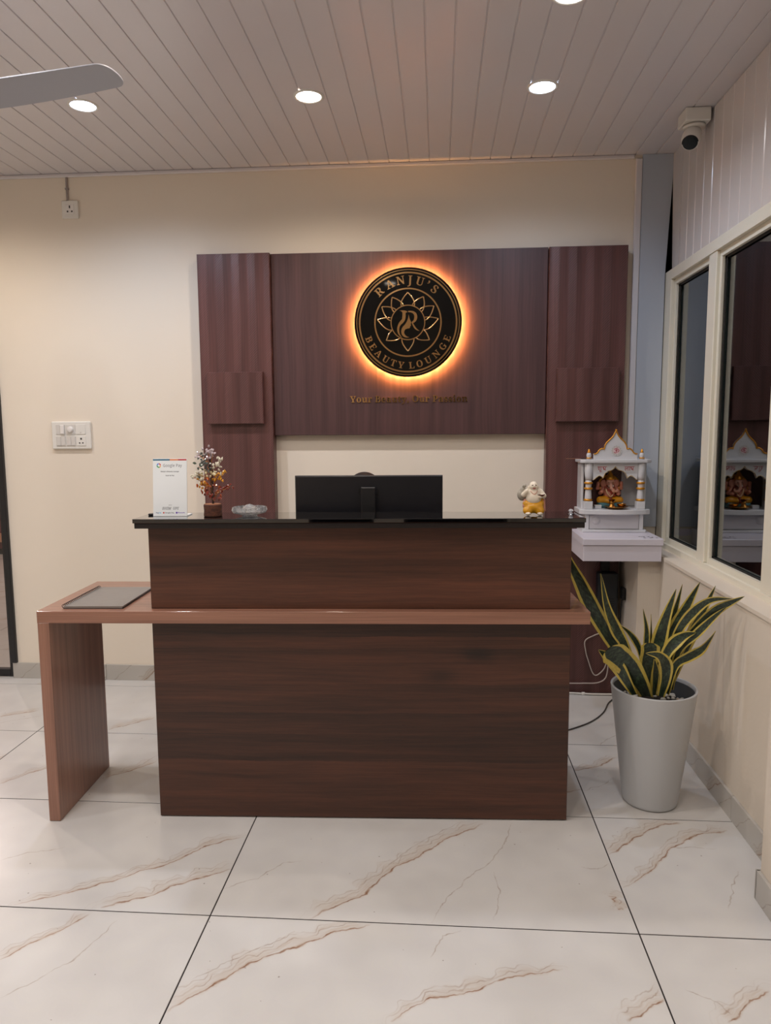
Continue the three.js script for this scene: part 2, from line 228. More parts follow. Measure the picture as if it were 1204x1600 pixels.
const cp = struct('trim_2', 'blue-grey flat panel filling the corner between back wall and window', 'trim');
{ const q = new THREE.Shape(); q.moveTo(1.64, 0.873); q.lineTo(1.763, 0.873); q.lineTo(1.763, 2.13); q.lineTo(1.7835, CEIL - 0.12); q.lineTo(1.7835, CEIL - 0.002); q.lineTo(1.64, CEIL - 0.002); q.closePath(); mesh('corner_panel', ex(q, 0.012, 0.001).translate(0, 0, BACK + 0.001), M.bluegrey, cp); }
mesh('edge_strip', span(1.606, 1.637, 0.873, CEIL - 0.02, BACK, BACK + 0.02, 0.004), M.pvc, cp);

const win = struct('window_1', 'aluminium framed dark window in the right wall', 'window');
{
  const F = (y0, y1, z0, z1, x0 = 1.768, x1 = 1.83, b = 0.003) => span(x0, x1, y0, y1, z0, z1, b);
  mesh('frame', merge([F(2.09, 2.137, BACK, -0.171), F(0.78, 0.806, BACK, -0.171), F(0.806, 2.09, BACK, -1.80)]), M.frame, win);
  for (const [a, b] of [[-1.32, -1.235], [-0.69, -0.60], [-0.25, -0.171]]) mesh('mullion', F(0.8065, 2.0895, a, b, 1.772), M.frame, win);
  const paneMat = mat(0xc4ced3, 0.01, { transmission: 1, ior: 2.333, thickness: 0 });
  for (const [a, b] of [[-1.80, -1.32], [-1.235, -0.69], [-0.60, -0.25]]) {
    mesh('bead', merge([span(1.786, 1.80, 0.8065, 0.83, a, b, 0.002), span(1.786, 1.80, 2.064, 2.0895, a, b, 0.002), span(1.786, 1.80, 0.83, 2.064, a, a + 0.02, 0.002), span(1.786, 1.80, 0.83, 2.064, b - 0.02, b, 0.002)]), M.frame, win);
    mesh('gasket', merge([span(1.802, 1.806, 0.83, 0.836, a, b, 0.001), span(1.802, 1.806, 2.054, 2.064, a, b, 0.001), span(1.802, 1.806, 0.83, 2.064, a + 0.02, a + 0.032, 0.001), span(1.802, 1.806, 0.83, 2.064, b - 0.03, b - 0.02, 0.001)]), M.dark, win);
    const g = merge([1.81, 1.8115].map((x) => new THREE.PlaneGeometry(b - a, 1.27).rotateY(-Math.PI / 2).translate(x, 1.445, (a + b) / 2))); mesh('pane', g, paneMat, win);
  }
}
const led = struct('trim_3', 'narrow painted ledge under the window', 'trim');
mesh('ledge', span(1.684, 1.80, 0.768, 0.7815, -1.48, -0.171, 0.003), M.wallSide, led);
// black box added beyond the window so the panes stand against darkness
const yard = struct('outside_dark_box', 'added black box beyond the window standing in for outdoor darkness', 'wall');
mesh('render', plain(2.75, 2.85, -0.1, 3, -2.6, 0.6), M.dark, yard);
mesh('paving', plain(1.95, 2.75, -0.1, 0, -2.6, 0.6), M.dark, yard); mesh('box_roof', plain(1.95, 2.75, 2.9, 3, -2.6, 0.6), M.dark, yard);
mesh('end_wall', plain(1.95, 2.75, 0, 2.9, -2.6, -2.5), M.dark, yard); mesh('end_wall', plain(1.95, 2.75, 0, 2.9, 0.5, 0.6), M.dark, yard);

// ---------------------------------------------------------------- glass door at the far left and the room behind it
const door = struct('door_1', 'black framed glass door at the left end of the back wall', 'door');
mesh('jamb', span(-1.738, -1.706, 0.09, 2.15, BACK, BACK + 0.02, 0.002), M.black, door);
mesh('jamb', span(-2.68, -2.65, 0.0, 2.15, BACK, BACK + 0.02, 0.002), M.black, door);
mesh('head', span(-2.65, -1.738, 2.12, 2.15, BACK, BACK + 0.02, 0.002), M.black, door);
mesh('stile', span(-1.764, -1.737, 0.002, 2.118, BACK - 0.05, BACK - 0.012, 0.002), M.black, door);
mesh('stile', span(-2.648, -2.62, 0.002, 2.118, BACK - 0.05, BACK - 0.012, 0.002), M.black, door);
mesh('rail', span(-2.62, -1.764, 0.002, 0.042, BACK - 0.05, BACK - 0.012, 0.002), M.black, door);
mesh('rail', span(-2.62, -1.764, 2.08, 2.118, BACK - 0.05, BACK - 0.012, 0.002), M.black, door);
{ const g = new THREE.PlaneGeometry(0.856, 2.04); g.translate(-2.192, 1.061, BACK - 0.03); mesh('pane', g, mat(0xffffff, 0.01, { transmission: 1, ior: 1.5, thickness: 0 }), door); }
const fl2 = struct('floor_001', 'marble floor of the room beyond the glass door', 'floor');
mesh('screed', plain(-6, -1.2, -0.12, -0.0012, -6.6, BACK - 0.12), M.grout, fl2); tileFloor(fl2, -5.9, -1.3, -6.4, BACK - 0.12, 0); tileFloor(fl2, -2.65, -1.735, BACK - 0.119, BACK - 0.001, 0);
const w2 = struct('wall_beyond', 'cream walls of the room beyond the glass door', 'wall');
mesh('plaster', plain(-6.1, -1.2, -0.12, CEIL + 0.1, -6.6, -6.5), M.wall, w2); mesh('plaster', plain(-6.1, -6, -0.12, CEIL + 0.1, -6.5, BACK), M.wall, w2); mesh('plaster', plain(-1.3, -1.2, -0.12, CEIL + 0.1, -6.5, BACK - 0.12), M.wall, w2);
mesh('plaster', plain(-6, LEFT - 0.1, -0.12, CEIL + 0.1, BACK - 0.12, BACK), M.wall, w2); mesh('soffit', plain(-6.1, -1.2, CEIL, CEIL + 0.1, -6.6, BACK - 0.12), M.wall, w2);
{
  const c = thing('low_cabinet', 'dark red low cabinet with pale ledge seen through the glass door', 'cabinet', [-4.2, 0, -6.12]);
  mesh('plinth', span(-0.9, 0.9, 0, 0.06, -0.22, 0.28), M.black, c); mesh('body', span(-0.92, 0.92, 0.06, 0.95, -0.25, 0.26), mat(0x6a3d42, 0.5), c); mesh('ledge', span(-0.92, 0.92, 0.14, 0.24, 0.26, 0.3), mat(0xb98a72, 0.5), c);
}

// ---------------------------------------------------------------- downlights
const LAMPS = [
  [-0.80, -1.14, COOL, 1.0, 'round recessed ceiling downlight, cool white, leftmost by the fan blade'],
  [0.13, -1.14, WARM, 1.15, 'round recessed ceiling downlight, warm white, middle of the row'],
  [1.05, -1.14, COOL, 0.68, 'round recessed ceiling downlight, cool white, above the right wooden panel'],
  [1.05, -0.53, WHITE, 0.45, 'round recessed ceiling downlight cut by the top of the picture'],
];
for (const [x, z, k] of [[-1.73, 0.06, 1], [-0.8, 0.06, 1], [0.13, 0.06, 1], [-1.73, 1.26, 1], [-0.8, 1.26, 1], [0.21, 1.26, 1], [-1.73, 2.46, 1]]) LAMPS.push([x, z, x > 0 ? WARM : WHITE, k, null]);
LAMPS.push([-1.73, -1.14, WARM, 1, null], [1.05, 0.66, WHITE, 0.6, null], [1.05, 2.0, WHITE, 0.6, null]);
function spot(d, c, i) { const l = new THREE.SpotLight(c, i, 0, 78 * Math.PI / 180, 0.6, 2); l.position.set(0, -0.03, 0); l.target.position.set(0, -2, 0); l.castShadow = true; l.shadow.radius = 1.4; d.add(l, l.target); }
const trimGeo = lathe([[0.0495, -0.001], [0.0505, -0.004], [0.056, -0.005], [0.0605, -0.003], [0.061, 0]], 40), glowGeo = new THREE.CylinderGeometry(0.0497, 0.0497, 0.0012, 36);
for (const [x, z, c, k, label] of LAMPS) {
  const d = thing('downlight', label ?? 'round recessed ceiling downlight outside the picture', 'downlight', [x, CEIL, z], 0, label ? 'downlights in view' : 'downlights outside the picture');
  mesh('trim_ring', trimGeo, M.white, d);
  const g = mesh('diffuser', glowGeo, new THREE.MeshStandardMaterial({ color: 0xffffff, roughness: 0.6, emissive: c, emissiveIntensity: 16 }), d); g.position.y = -0.0012;
  spot(d, c, LAMP * k);
}
{ const d = thing('downlight', 'unseen ceiling downlight added to light the room beyond the glass door', 'downlight', [-3.6, CEIL, -4.2], 0, 'downlights outside the picture'); mesh('trim_ring', trimGeo, M.white, d); mesh('diffuser', glowGeo, new THREE.MeshStandardMaterial({ color: 0xffffff, emissive: 0xffeedd, emissiveIntensity: 5 }), d); spot(d, 0xffe9e0, LAMP * 4); }  // lamp added to light the back room, never in view

// ---------------------------------------------------------------- wooden wall panels
const PANEL = 'wooden wall panels behind the desk';
function sidePanel(x0, x1, label, pad, top) {
  const p = thing('wall_panel', label, 'panel', [(x0 + x1) / 2, 0, BACK], 0, PANEL), w = (x1 - x0) / 2;
  mesh('board', span(-w, w, 0.002, top, 0, 0.07, 0.002), M.panelB, p);
  const q = mesh('square_block', span(pad[0] - p.position.x, pad[1] - p.position.x, 1.411, 1.674, 0.0705, 0.098, 0.002), M.panelB, p);
}
sidePanel(-0.577, -0.204, 'tall herringbone-embossed dark wood panel left of the round logo', [-0.538, -0.247], 2.267);
sidePanel(1.191, 1.569, 'tall herringbone-embossed dark wood panel right of the round logo', [1.234, 1.539], 2.262);
const cpn = thing('wall_panel', 'wide plain dark wood panel carrying the round glowing logo', 'panel', [0.494, 0, BACK], 0, PANEL);
mesh('board', span(-0.695, 0.694, 1.35, 2.266, 0, 0.045, 0.002), M.panelA, cpn);

// ---------------------------------------------------------------- backlit round logo
const font = await new FontLoader().loadAsync('fonts/droid/droid_serif_bold.typeface.json');
const fontR = await new FontLoader().loadAsync('fonts/droid/droid_serif_regular.typeface.json');
{
  const Z0 = BACK + 0.045, R = 0.268;
  const L = thing('logo_sign', 'round glossy black sign with gold lotus logo and orange glow behind', 'sign', [0.496, 1.907, Z0]);
  const dg = new THREE.CylinderGeometry(R, R, 0.008, 96); dg.rotateX(Math.PI / 2); dg.translate(0, 0, 0.046); mesh('disc', dg, M.acrylic, L);
  mesh('spill_block_drum', new THREE.CylinderGeometry(0.229, 0.229, 0.041, 72).rotateX(Math.PI / 2).translate(0, 0, 0.0208), M.black, L);  // unseen drum, added to stop halo light crossing behind the disc
  mesh('rim', ring(0.259, 0.263, 0.0248).translate(0, 0, 0.0172), M.black, L);  // unseen lip, added to keep the halo from spilling onto the ceiling
  const glow = new THREE.TorusGeometry(0.236, 0.006, 8, 72); glow.translate(0, 0, 0.036);
  mesh('led_strip', glow, new THREE.MeshStandardMaterial({ color: 0xffffff, emissive: 0xffb060, emissiveIntensity: 2 }), L);
  for (let k = 0; k < 32; k++) { const a = k / 32 * Math.PI * 2, l = new THREE.PointLight(0xffb562, 0.18); l.position.set(0.25 * Math.cos(a), 0.25 * Math.sin(a), 0.0195); l.shadow.radius = 0.1; l.castShadow = false; L.add(l); }
  const F = 0.0502, T = 0.0022;
  const add = (n, g) => { g.translate(0, 0, F); return mesh(n, g, M.gold, L); };
  add('outer_ring', ring(R * 0.888, R * 0.916, T)); add('outer_ring', ring(R * 0.948, R * 0.962, T)); add('middle_ring', ring(R * 0.602, R * 0.628, T)); add('inner_ring', ring(R * 0.305, R * 0.322, T));
  // lettering on two arcs
  const arc = (txt, angles, rad, size, up) => { [...txt].forEach((ch, i) => { const g = new TextGeometry(ch, { font, size, depth: T, curveSegments: 5, bevelEnabled: false }); g.computeBoundingBox(); const b = g.boundingBox; g.translate(-(b.min.x + b.max.x) / 2, 0, 0); const a = angles[i] * Math.PI / 180; if (up) { g.translate(0, rad, 0); g.rotateZ(-a); } else { g.translate(0, -rad - size, 0); g.rotateZ(a); } add('letter', g); }); };
  arc("RANJU\u2019S", [-43, -25.5, -10, 3, 17, 28.5, 40], R * 0.70, R * 0.15, true);
  arc('BEAUTYLOUNGE', [-67.7, -56.5, -44.5, -32, -20.5, -9.5, 5, 16, 28.5, 42, 55.5, 67.5], R * 0.725, R * 0.122, false);
  // lotus petals: pointed leaf outlines round the inner ring [angle from top, half width angle, tip radius]
  for (const [deg, hw, tip, bend] of [[0, 22, 0.545, 0], [34, 19, 0.545, 2], [-34, 19, 0.545, -2], [63, 20, 0.565, 4], [-63, 20, 0.565, -4], [94, 20, 0.57, 10], [-94, 20, 0.57, -10], [133, 18, 0.515, 4], [-133, 18, 0.515, -4], [180, 20, 0.52, 0]]) {
    const P = (a, r) => new THREE.Vector3(Math.sin(a * Math.PI / 180) * r * R, Math.cos(a * Math.PI / 180) * r * R, 0);
    const tipP = P(deg + (deg > 150 || deg < -150 ? 0 : -bend), tip);
    for (const s of [-1, 1]) { const c = new THREE.QuadraticBezierCurve3(P(deg + s * hw, 0.325), P(deg + s * (hw * 0.9), Math.abs(deg) > 120 ? 0.4 : 0.43), tipP); const g = new THREE.TubeGeometry(c, 12, R * 0.0115, 6); g.scale(1, 1, 0.5); add('petal', g); }
  }
  // letter R whose stem is a woman's profile with long hair
  const S = (pts) => { const s = new THREE.Shape(); const k = R * 0.30; pts.forEach((p, i) => { if (i === 0) s.moveTo(p[0] * k, p[1] * k); else if (p.length === 2) s.lineTo(p[0] * k, p[1] * k); else s.quadraticCurveTo(p[0] * k, p[1] * k, p[2] * k, p[3] * k); }); s.closePath(); return s; };
  add('emblem_hair', ex(S([[-0.52, 0.72], [-0.1, 0.78, -0.02, 0.62], [-0.16, 0.62, -0.14, 0.5], [-0.1, 0.1, -0.4, -0.1], [-0.62, -0.3, -0.5, -0.7], [-0.4, -0.9, -0.3, -0.95], [-0.72, -0.75, -0.66, -0.3], [-0.6, 0.0, -0.36, 0.2], [-0.32, 0.5, -0.34, 0.62], [-0.42, 0.7]]), T));
  add('emblem_face', ex(S([[0.05, 0.5], [0.1, 0.2, 0.16, 0.12], [0.22, -0.04], [0.17, -0.08], [0.2, -0.2], [0.14, -0.22], [0.15, -0.36, 0.04, -0.36], [-0.08, -0.38, -0.16, -0.42], [-0.3, -0.6, -0.18, -0.74], [-0.08, -0.88, 0.1, -0.9], [-0.3, -0.98, -0.4, -0.66], [-0.46, -0.36, -0.22, -0.16], [0.02, 0.1, 0.05, 0.5]]), T));
  add('emblem_bowl', ex(S([[0.02, 0.7], [0.58, 0.74, 0.58, 0.32], [0.56, 0.04, 0.32, -0.04], [0.52, -0.42, 0.74, -0.52], [0.48, -0.5, 0.36, -0.3], [0.22, -0.04, 0.24, 0.04], [0.4, 0.1, 0.4, 0.34], [0.4, 0.62, 0.02, 0.62]]), T));
  // tagline under the sign, every letter a piece of its own
  const W = thing('tagline_lettering', 'gold raised lettering Your Beauty, Our Passion under the round sign', 'lettering', [0.195, 1.516, Z0]);
  const txt = 'Your Beauty, Our Passion', size = 0.0325; let x = 0; const adv = (c) => font.data.glyphs[c].ha * size / font.data.resolution;
  const tot = [...txt].reduce((s, c) => s + adv(c), 0), gap = (0.602 - tot) / (txt.length - 1);
  for (const c of txt) { if (c !== ' ') { const g = new TextGeometry(c, { font, size, depth: 0.004, curveSegments: 4, bevelEnabled: false }); g.translate(x, 0, 0.0002); mesh('letter', g, M.gold, W); } x += adv(c) + gap; }
}

// ---------------------------------------------------------------- reception desk (turned 2.3 degrees)
const TH = 2.3 * Math.PI / 180, DO = [-0.345, 0, -0.51];
const W = (x, y, z) => [DO[0] + x * Math.cos(TH) + z * Math.sin(TH), y, DO[2] - x * Math.sin(TH) + z * Math.cos(TH)];
{
  const d = thing('reception_desk', 'dark walnut reception desk with raised black glass counter and pale wooden wing', 'desk', DO, TH);
  mesh('lower_front_panel', span(0, 1.448, 0.004, 0.722, -0.03, 0, 0.0015), M.deskWood, d);
  { const g = span(0, 1.444, 0.765, 1.052, -0.03, 0, 0.0015); g.attributes.uv.array.forEach((v, i, a) => { if (i % 2) a[i] = v + 0.765; }); mesh('upper_front_panel', g, M.deskWood, d); }
  for (const x of [0.0, 1.418]) { mesh('side_panel', span(x, x + 0.028, 0.004, 0.722, -0.44, -0.0305, 0.0015), M.deskWood, d); mesh('side_panel', span(x, x + 0.026, 0.7655, 1.052, -0.15, -0.0305, 0.0015), M.deskWood, d); }
  for (const [x, z] of [[0.03, -0.02], [1.42, -0.02], [0.03, -0.4], [1.42, -0.4]]) mesh('foot', new THREE.CylinderGeometry(0.012, 0.012, 0.004, 14).translate(x, 0.002, z), M.white, d);
  mesh('worktop', span(-0.386, 1.503, 0.7225, 0.7645, -0.45, 0.04, 0.0006), M.board, d);
  { const g = box(0.7205, 0.04, 0.42, 0, 0, 0, 0.0006); g.rotateZ(Math.PI / 2); g.translate(-0.365, 0.3622, -0.17); mesh('wing_leg', g, M.board, d); }
  mesh('counter_top', span(-0.026, 1.473, 1.0525, 1.0705, -0.135, 0.055, 0.0015), M.counterEdge, d);
  mesh('counter_glass', span(-0.03, 1.476, 1.071, 1.085, -0.138, 0.06, 0.0015), M.blackGlass, d);
  mesh('cover_strip', span(0.0, 1.44, 1.046, 1.0523, 0.0005, 0.006, 0.001), M.counterEdge, d);
}
const CT = 1.0852, WT = 0.7648;

// spiral booklet on the wing
{
  const b = thing('spiral_booklet', 'grey spiral-bound booklet lying on the wooden wing', 'booklet', [-0.565, WT, -0.652], 0.05);
  const cover = mat(0xffffff, 0.28, { map: canvasTex(256, 512, (g, w, h) => { g.fillStyle = '#77726e'; g.fillRect(0, 0, w, h); const r = rng(5); for (let k = 0; k < 900; k++) { g.fillStyle = 'rgba(' + (r() < 0.5 ? '60,56,54' : '150,144,140') + ',0.06)'; g.fillRect(r() * w, r() * h, 6 + r() * 30, 2 + r() * 6); } }, [1 / 0.22, 1 / 0.32]) });
  mesh('pages', box(0.205, 0.305, 0.006, 0, 0, 0, 0.0008).rotateX(-Math.PI / 2).translate(0.008, 0.0042, 0), mat(0x9b928b, 0.8), b);
  mesh('cover', box(0.21, 0.31, 0.0012, 0.11, 0.16, 0, 0.0004).translate(-0.11 + 0.008, -0.16, 0).rotateX(-Math.PI / 2).translate(0, 0.0082, 0), cover, b);
  mesh('back_cover', box(0.21, 0.31, 0.001, 0, 0, 0, 0.0003).rotateX(-Math.PI / 2).translate(0.008, 0.0006, 0), M.black, b);
  const coil = new THREE.TorusGeometry(0.0062, 0.0011, 6, 14);
  for (let k = 0; k < 26; k++) { const c = mesh('coil', coil, M.black, b); c.position.set(-0.097, 0.0078, -0.148 + k * 0.0118); c.rotation.y = 0.15; }
}

// ---------------------------------------------------------------- things on the glass counter
// payment stand; its square code is left blank
{
  const s = thing('payment_stand', 'white payment card stand with blue and red top edge on the counter', 'card stand', W(0.072, CT, -0.035), TH + 0.02);
  const print = canvasTex(300, 480, (g, w, h) => {
    g.fillStyle = '#e4e8ea'; g.fillRect(0, 0, w, h);
    g.fillStyle = '#3d6c86'; g.fillRect(0, 0, w * 0.5, 14); g.fillStyle = '#d98a63'; g.fillRect(w * 0.5, 0, w * 0.25, 14); g.fillStyle = '#b5484a'; g.fillRect(w * 0.75, 0, w * 0.25, 14);
    g.lineWidth = 9; [['#3b78d8', 3.3, 4.6], ['#2f9a57', 1.2, 3.2], ['#e9b23a', 0.2, 1.2], ['#d2453f', 4.7, 6.2]].forEach(([c, a, b]) => { g.strokeStyle = c; g.beginPath(); g.arc(52, 56, 15, a, b); g.stroke(); });
    g.fillStyle = '#5d5f66'; g.textAlign = 'left'; g.font = '34px sans-serif'; g.fillText('Google Pay', 88, 68);
    g.fillStyle = '#3a3c42'; g.textAlign = 'center'; g.font = 'bold 15px sans-serif'; g.fillText("Ranju's Beauty Lounge", w / 2, 112); g.fillText('Scan & Pay', w / 2, 146);
    g.font = '10px sans-serif'; g.fillStyle = '#6b6d72'; g.fillText('UPI ID', w / 2, 398);
    g.font = 'italic bold 30px sans-serif'; g.strokeStyle = '#55585e'; g.lineWidth = 1.6; g.strokeText('BHIM  UPI', w / 2, 432);
    g.font = 'bold 15px sans-serif'; g.fillStyle = '#24406e'; g.fillText('Pay', 35, 464); g.fillStyle = '#39a5d8'; g.fillText('tm', 60, 464); g.fillStyle = '#5d5f66'; g.fillText('Google Pay', 145, 464); g.fillStyle = '#c5443d'; g.beginPath(); g.arc(92, 459, 7, 0, 7); g.fill(); g.fillStyle = '#5a3aa0'; g.beginPath(); g.arc(208, 459, 8, 0, 7); g.fill(); g.fillText('PhonePe', 250, 464);
  });
  const wd = 0.118, hg = 0.196; const g = new THREE.PlaneGeometry(wd - 0.002, hg - 0.002); g.translate(0, hg / 2, 0.0018);
  const lean = new THREE.Matrix4().makeRotationX(-0.1);
  mesh('card', box(wd, hg, 0.003, 0, hg / 2, 0, 0.0006).applyMatrix4(lean).translate(0, 0.0025, 0.012), mat(0xe8ebec, 0.25), s);
  mesh('print', g.applyMatrix4(lean).translate(0, 0.0025, 0.012), mat(0xffffff, 0.3, { map: print }), s);
  mesh('base', span(-wd / 2, wd / 2, 0, 0.003, -0.05, 0.0145, 0.0008), mat(0xe8ebec, 0.25), s);
}
// gem tree
{
  const t = thing('gem_tree', 'small wire tree with coloured gemstone chips on a log base', 'gem tree', W(0.222, CT, -0.02), TH);
  const px = 0.00214, r = rng(77);
  const bark = dataTex(128, 128, (u, v) => { const q = 0.5 + 0.6 * fbm(u * 9, v * 14, 3) + 0.3 * noise.noise(u * 40, v * 30, 1); return mix3([42, 20, 14], [110, 62, 38], clamp(q)); });
  mesh('log_base', lathe([[0, 0], [0.030, 0], [0.0315, 0.004], [0.030, 0.02], [0.0315, 0.038], [0.0295, 0.0425], [0, 0.043]], 18), mat(0xffffff, 0.8, { map: bark }), t);
  mesh('log_face', lathe([[0, 0.0436], [0.026, 0.0434], [0.029, 0.0428]], 18), mat(0xa06a48, 0.7), t);
  mesh('trunk', merge([tube([[0, 0.04, 0], [0.003, 0.07, 0.002], [-0.003, 0.1, 0], [-0.001, 0.13, 0.001], [-0.006, 0.17, 0], [-0.004, 0.2, 0]], 0.0036, 30, 7), tube([[0.003, 0.04, 0.002], [-0.002, 0.07, -0.002], [0.002, 0.1, 0.002], [0.001, 0.14, -0.002], [0.005, 0.18, 0]], 0.0032, 30, 7)]), mat(0x2c1a14, 0.6), t);
  const chipGeos = [0, 1, 2].map((k) => { const g = new THREE.IcosahedronGeometry(0.0058, 0), p = g.attributes.position, q = rng(k + 3); const seen = {}; for (let i = 0; i < p.count; i++) { const key = [p.getX(i), p.getY(i), p.getZ(i)].map((v) => v.toFixed(4)).join(); seen[key] ??= 0.7 + q() * 0.7; const f = seen[key]; p.setXYZ(i, p.getX(i) * f * 1.1, p.getY(i) * f * 0.9, p.getZ(i) * f * 0.6); } g.computeVertexNormals(); return g; });
  const gem = (c) => mat(c, 0.15, { flatShading: true, clearcoat: 0.6, clearcoatRoughness: 0.1, transmission: 0.15, thickness: 0.01 });
  const C = { lav: gem(0xc9b9bd), smoke: gem(0x59605c), green: gem(0x4a5a4c), white: gem(0xe6dfcb), amber: gem(0xc98a24), orange: gem(0xb9571f), red: gem(0x7e2a1c), pale: gem(0xddd0a8) };
  const wire = mat(0xa9713f, 0.4, { metalness: 0.6 });
  const clusters = [[-6, 104, 9, 'lav', 12], [4, 101, 8, 'lav', 8], [-17, 94, 8, 'smoke', 9], [-18, 99, 6, 'lav', 4], [-9, 82, 10, 'smoke', 10], [-20, 80, 6, 'green', 6], [-4, 80, 7, 'smoke', 7], [-21, 70, 8, 'white', 9], [-24, 63, 6, 'green', 6], [-12, 66, 8, 'pale', 7], [14, 87, 8, 'white', 11], [6, 75, 8, 'white', 8], [3, 70, 6, 'pale', 5], [17, 65, 8, 'amber', 10], [10, 61, 7, 'amber', 7], [-25, 54, 9, 'orange', 10], [-18, 57, 6, 'white', 4], [-12, 53, 8, 'amber', 8], [1, 54, 7, 'orange', 6], [-15, 44, 8, 'orange', 7], [0, 42, 10, 'red', 9], [8, 40, 8, 'orange', 7], [19, 44, 6, 'red', 6], [27, 47, 5, 'red', 5], [-5, 36, 7, 'red', 5], [9, 33, 6, 'red', 5]];
  for (const [dx, dy, rad, col, n] of clusters) {
    const dz = (r() - 0.5) * 0.05, c = [dx * px, dy * px, dz];
    mesh('branch', tube([[0, Math.max(0.06, c[1] - 0.035), 0], [c[0] * 0.45, c[1] - 0.016, dz * 0.5], c], 0.0011, 10, 5), wire, t);
    for (let k = 0; k < n; k++) { const m = mesh('gem_chip', chipGeos[k % 3], C[col], t); m.position.set(c[0] + (r() - 0.5) * 2 * rad * px, c[1] + (r() - 0.5) * 2 * rad * px, c[2] + (r() - 0.5) * 2 * rad * px); m.rotation.set(r() * 6, r() * 6, r() * 6); }
  }
}
// cut-glass dish with a domed centre
{
  const c = thing('crystal_dish', 'clear cut-glass dish with a pointed crystal dome in its middle', 'dish', W(0.345, CT, -0.035), TH);
  const d = lathe([[0, 0], [0.024, 0], [0.03, 0.004], [0.056, 0.011], [0.061, 0.02], [0.058, 0.031], [0.054, 0.031], [0.05, 0.018], [0.03, 0.011], [0, 0.009]], 20).toNonIndexed(); d.computeVertexNormals(); mesh('bowl', d, M.glass, c);
  const f = lathe([[0, 0.0095], [0.03, 0.0125], [0.032, 0.018], [0.021, 0.029], [0.009, 0.039], [0, 0.041]], 9).toNonIndexed(); f.computeVertexNormals(); mesh('dome', f, M.glass, c);
  const facet = new THREE.OctahedronGeometry(0.006, 0); for (let k = 0; k < 20; k++) { const m = mesh('facet', facet, M.glass, c), a = k / 20 * 6.283; m.position.set(0.053 * Math.cos(a), 0.0215, 0.053 * Math.sin(a)); m.rotation.y = -a; m.scale.set(0.9, 1.5, 0.9); }
}
// laughing monk figurine
{
  const b = thing('monk_figurine', 'laughing pot-bellied monk figurine in yellow trousers on the counter', 'figurine', W(1.318, CT, -0.035), TH);
  const ivory = mat(0xe3d8c6, 0.25, { clearcoat: 0.4 }), sack = mat(0x9c968a, 0.35), yellow = mat(0xd79a1c, 0.25, { clearcoat: 0.5 }), pink = mat(0xc98f7d, 0.35), darkred = mat(0x521412, 0.3);
  mesh('body', blob([[0, 0.058, 0.002, 0.027, 0.026, 0.022], [0, 0.078, 0, 0.024, 0.015, 0.017], [0, 0.088, 0.002, 0.013, 0.0, 0.096, 0.004, 0.012], [0, 0.1005, 0.006, 0.0145, 0.0145, 0.0145], [-0.007, 0.097, 0.013, 0.007, 0.006, 0.006], [0.007, 0.097, 0.013, 0.007, 0.006, 0.006], [0, 0.1, 0.02, 0.003, 0.003, 0.003], [-0.016, 0.096, 0.003, 0.004, -0.019, 0.086, 0.004, 0.005], [0.016, 0.096, 0.003, 0.004, 0.019, 0.086, 0.004, 0.005], [0.024, 0.08, 0, 0.01, 0.034, 0.066, 0.008, 0.008], [0.034, 0.066, 0.008, 0.008, 0.02, 0.064, 0.022, 0.006], [-0.024, 0.08, 0, 0.01, -0.034, 0.07, 0.008, 0.008], [-0.034, 0.07, 0.008, 0.008, -0.026, 0.083, 0.018, 0.006]], 0.0016, 0.004), ivory, b);
  mesh('trousers', blob([[0, 0.028, 0, 0.034, 0.022, 0.026], [-0.02, 0.016, 0.012, 0.016, 0.014, 0.014], [0.02, 0.016, 0.012, 0.016, 0.014, 0.014], [-0.024, 0.04, 0.004, 0.012, 0.024, 0.04, 0.004, 0.012], [0.026, 0.02, -0.004, 0.01, 0.03, 0.05, -0.004, 0.008]], 0.0018, 0.006), yellow, b);
  for (const s of [-1, 1]) mesh('foot', blob([[s * 0.02, 0.0065, 0.022, 0.0095, 0.0062, 0.011]], 0.0012, 0.002), ivory, b);
  mesh('sack', blob([[-0.036, 0.068, -0.008, 0.017, 0.02, 0.015], [-0.034, 0.086, -0.004, 0.009, 0.011, 0.009], [-0.032, 0.098, 0.0, 0.0045, -0.03, 0.1, 0.004, 0.006]], 0.0014, 0.005), sack, b);
  for (const c of [[-0.028, 0.05, 0.004, 0.006, -0.03, 0.032, 0.006, 0.007], [0.036, 0.05, 0, 0.005, 0.037, 0.016, 0, 0.006]]) mesh('robe_edge', blob([c], 0.0014, 0.003), pink, b);
  mesh('alms_bowl', lathe([[0, 0], [0.006, 0], [0.0125, 0.006], [0.0115, 0.0065], [0.005, 0.002], [0, 0.002]], 20).translate(0.024, 0.066, 0.022), darkred, b);
  const dk = mat(0x3a221b, 0.5); for (const s of [-1, 1]) mesh('eye', blob([[s * 0.0075, 0.1025, 0.0185, 0.0014, s * 0.0032, 0.1035, 0.0203, 0.0012]], 0.0006, 0.001), dk, b);
  mesh('mouth', blob([[-0.0055, 0.0935, 0.0178, 0.0012, 0, 0.0915, 0.0198, 0.0018], [0, 0.0915, 0.0198, 0.0018, 0.0055, 0.0935, 0.0178, 0.0012]], 0.0006, 0.001), mat(0x8c3b33, 0.5), b);
  mesh('necklace', tube([[-0.013, 0.088, 0.008], [-0.008, 0.078, 0.019], [0, 0.073, 0.0215], [0.008, 0.078, 0.019], [0.013, 0.088, 0.008]], 0.0011, 24, 6), pink, b);
}
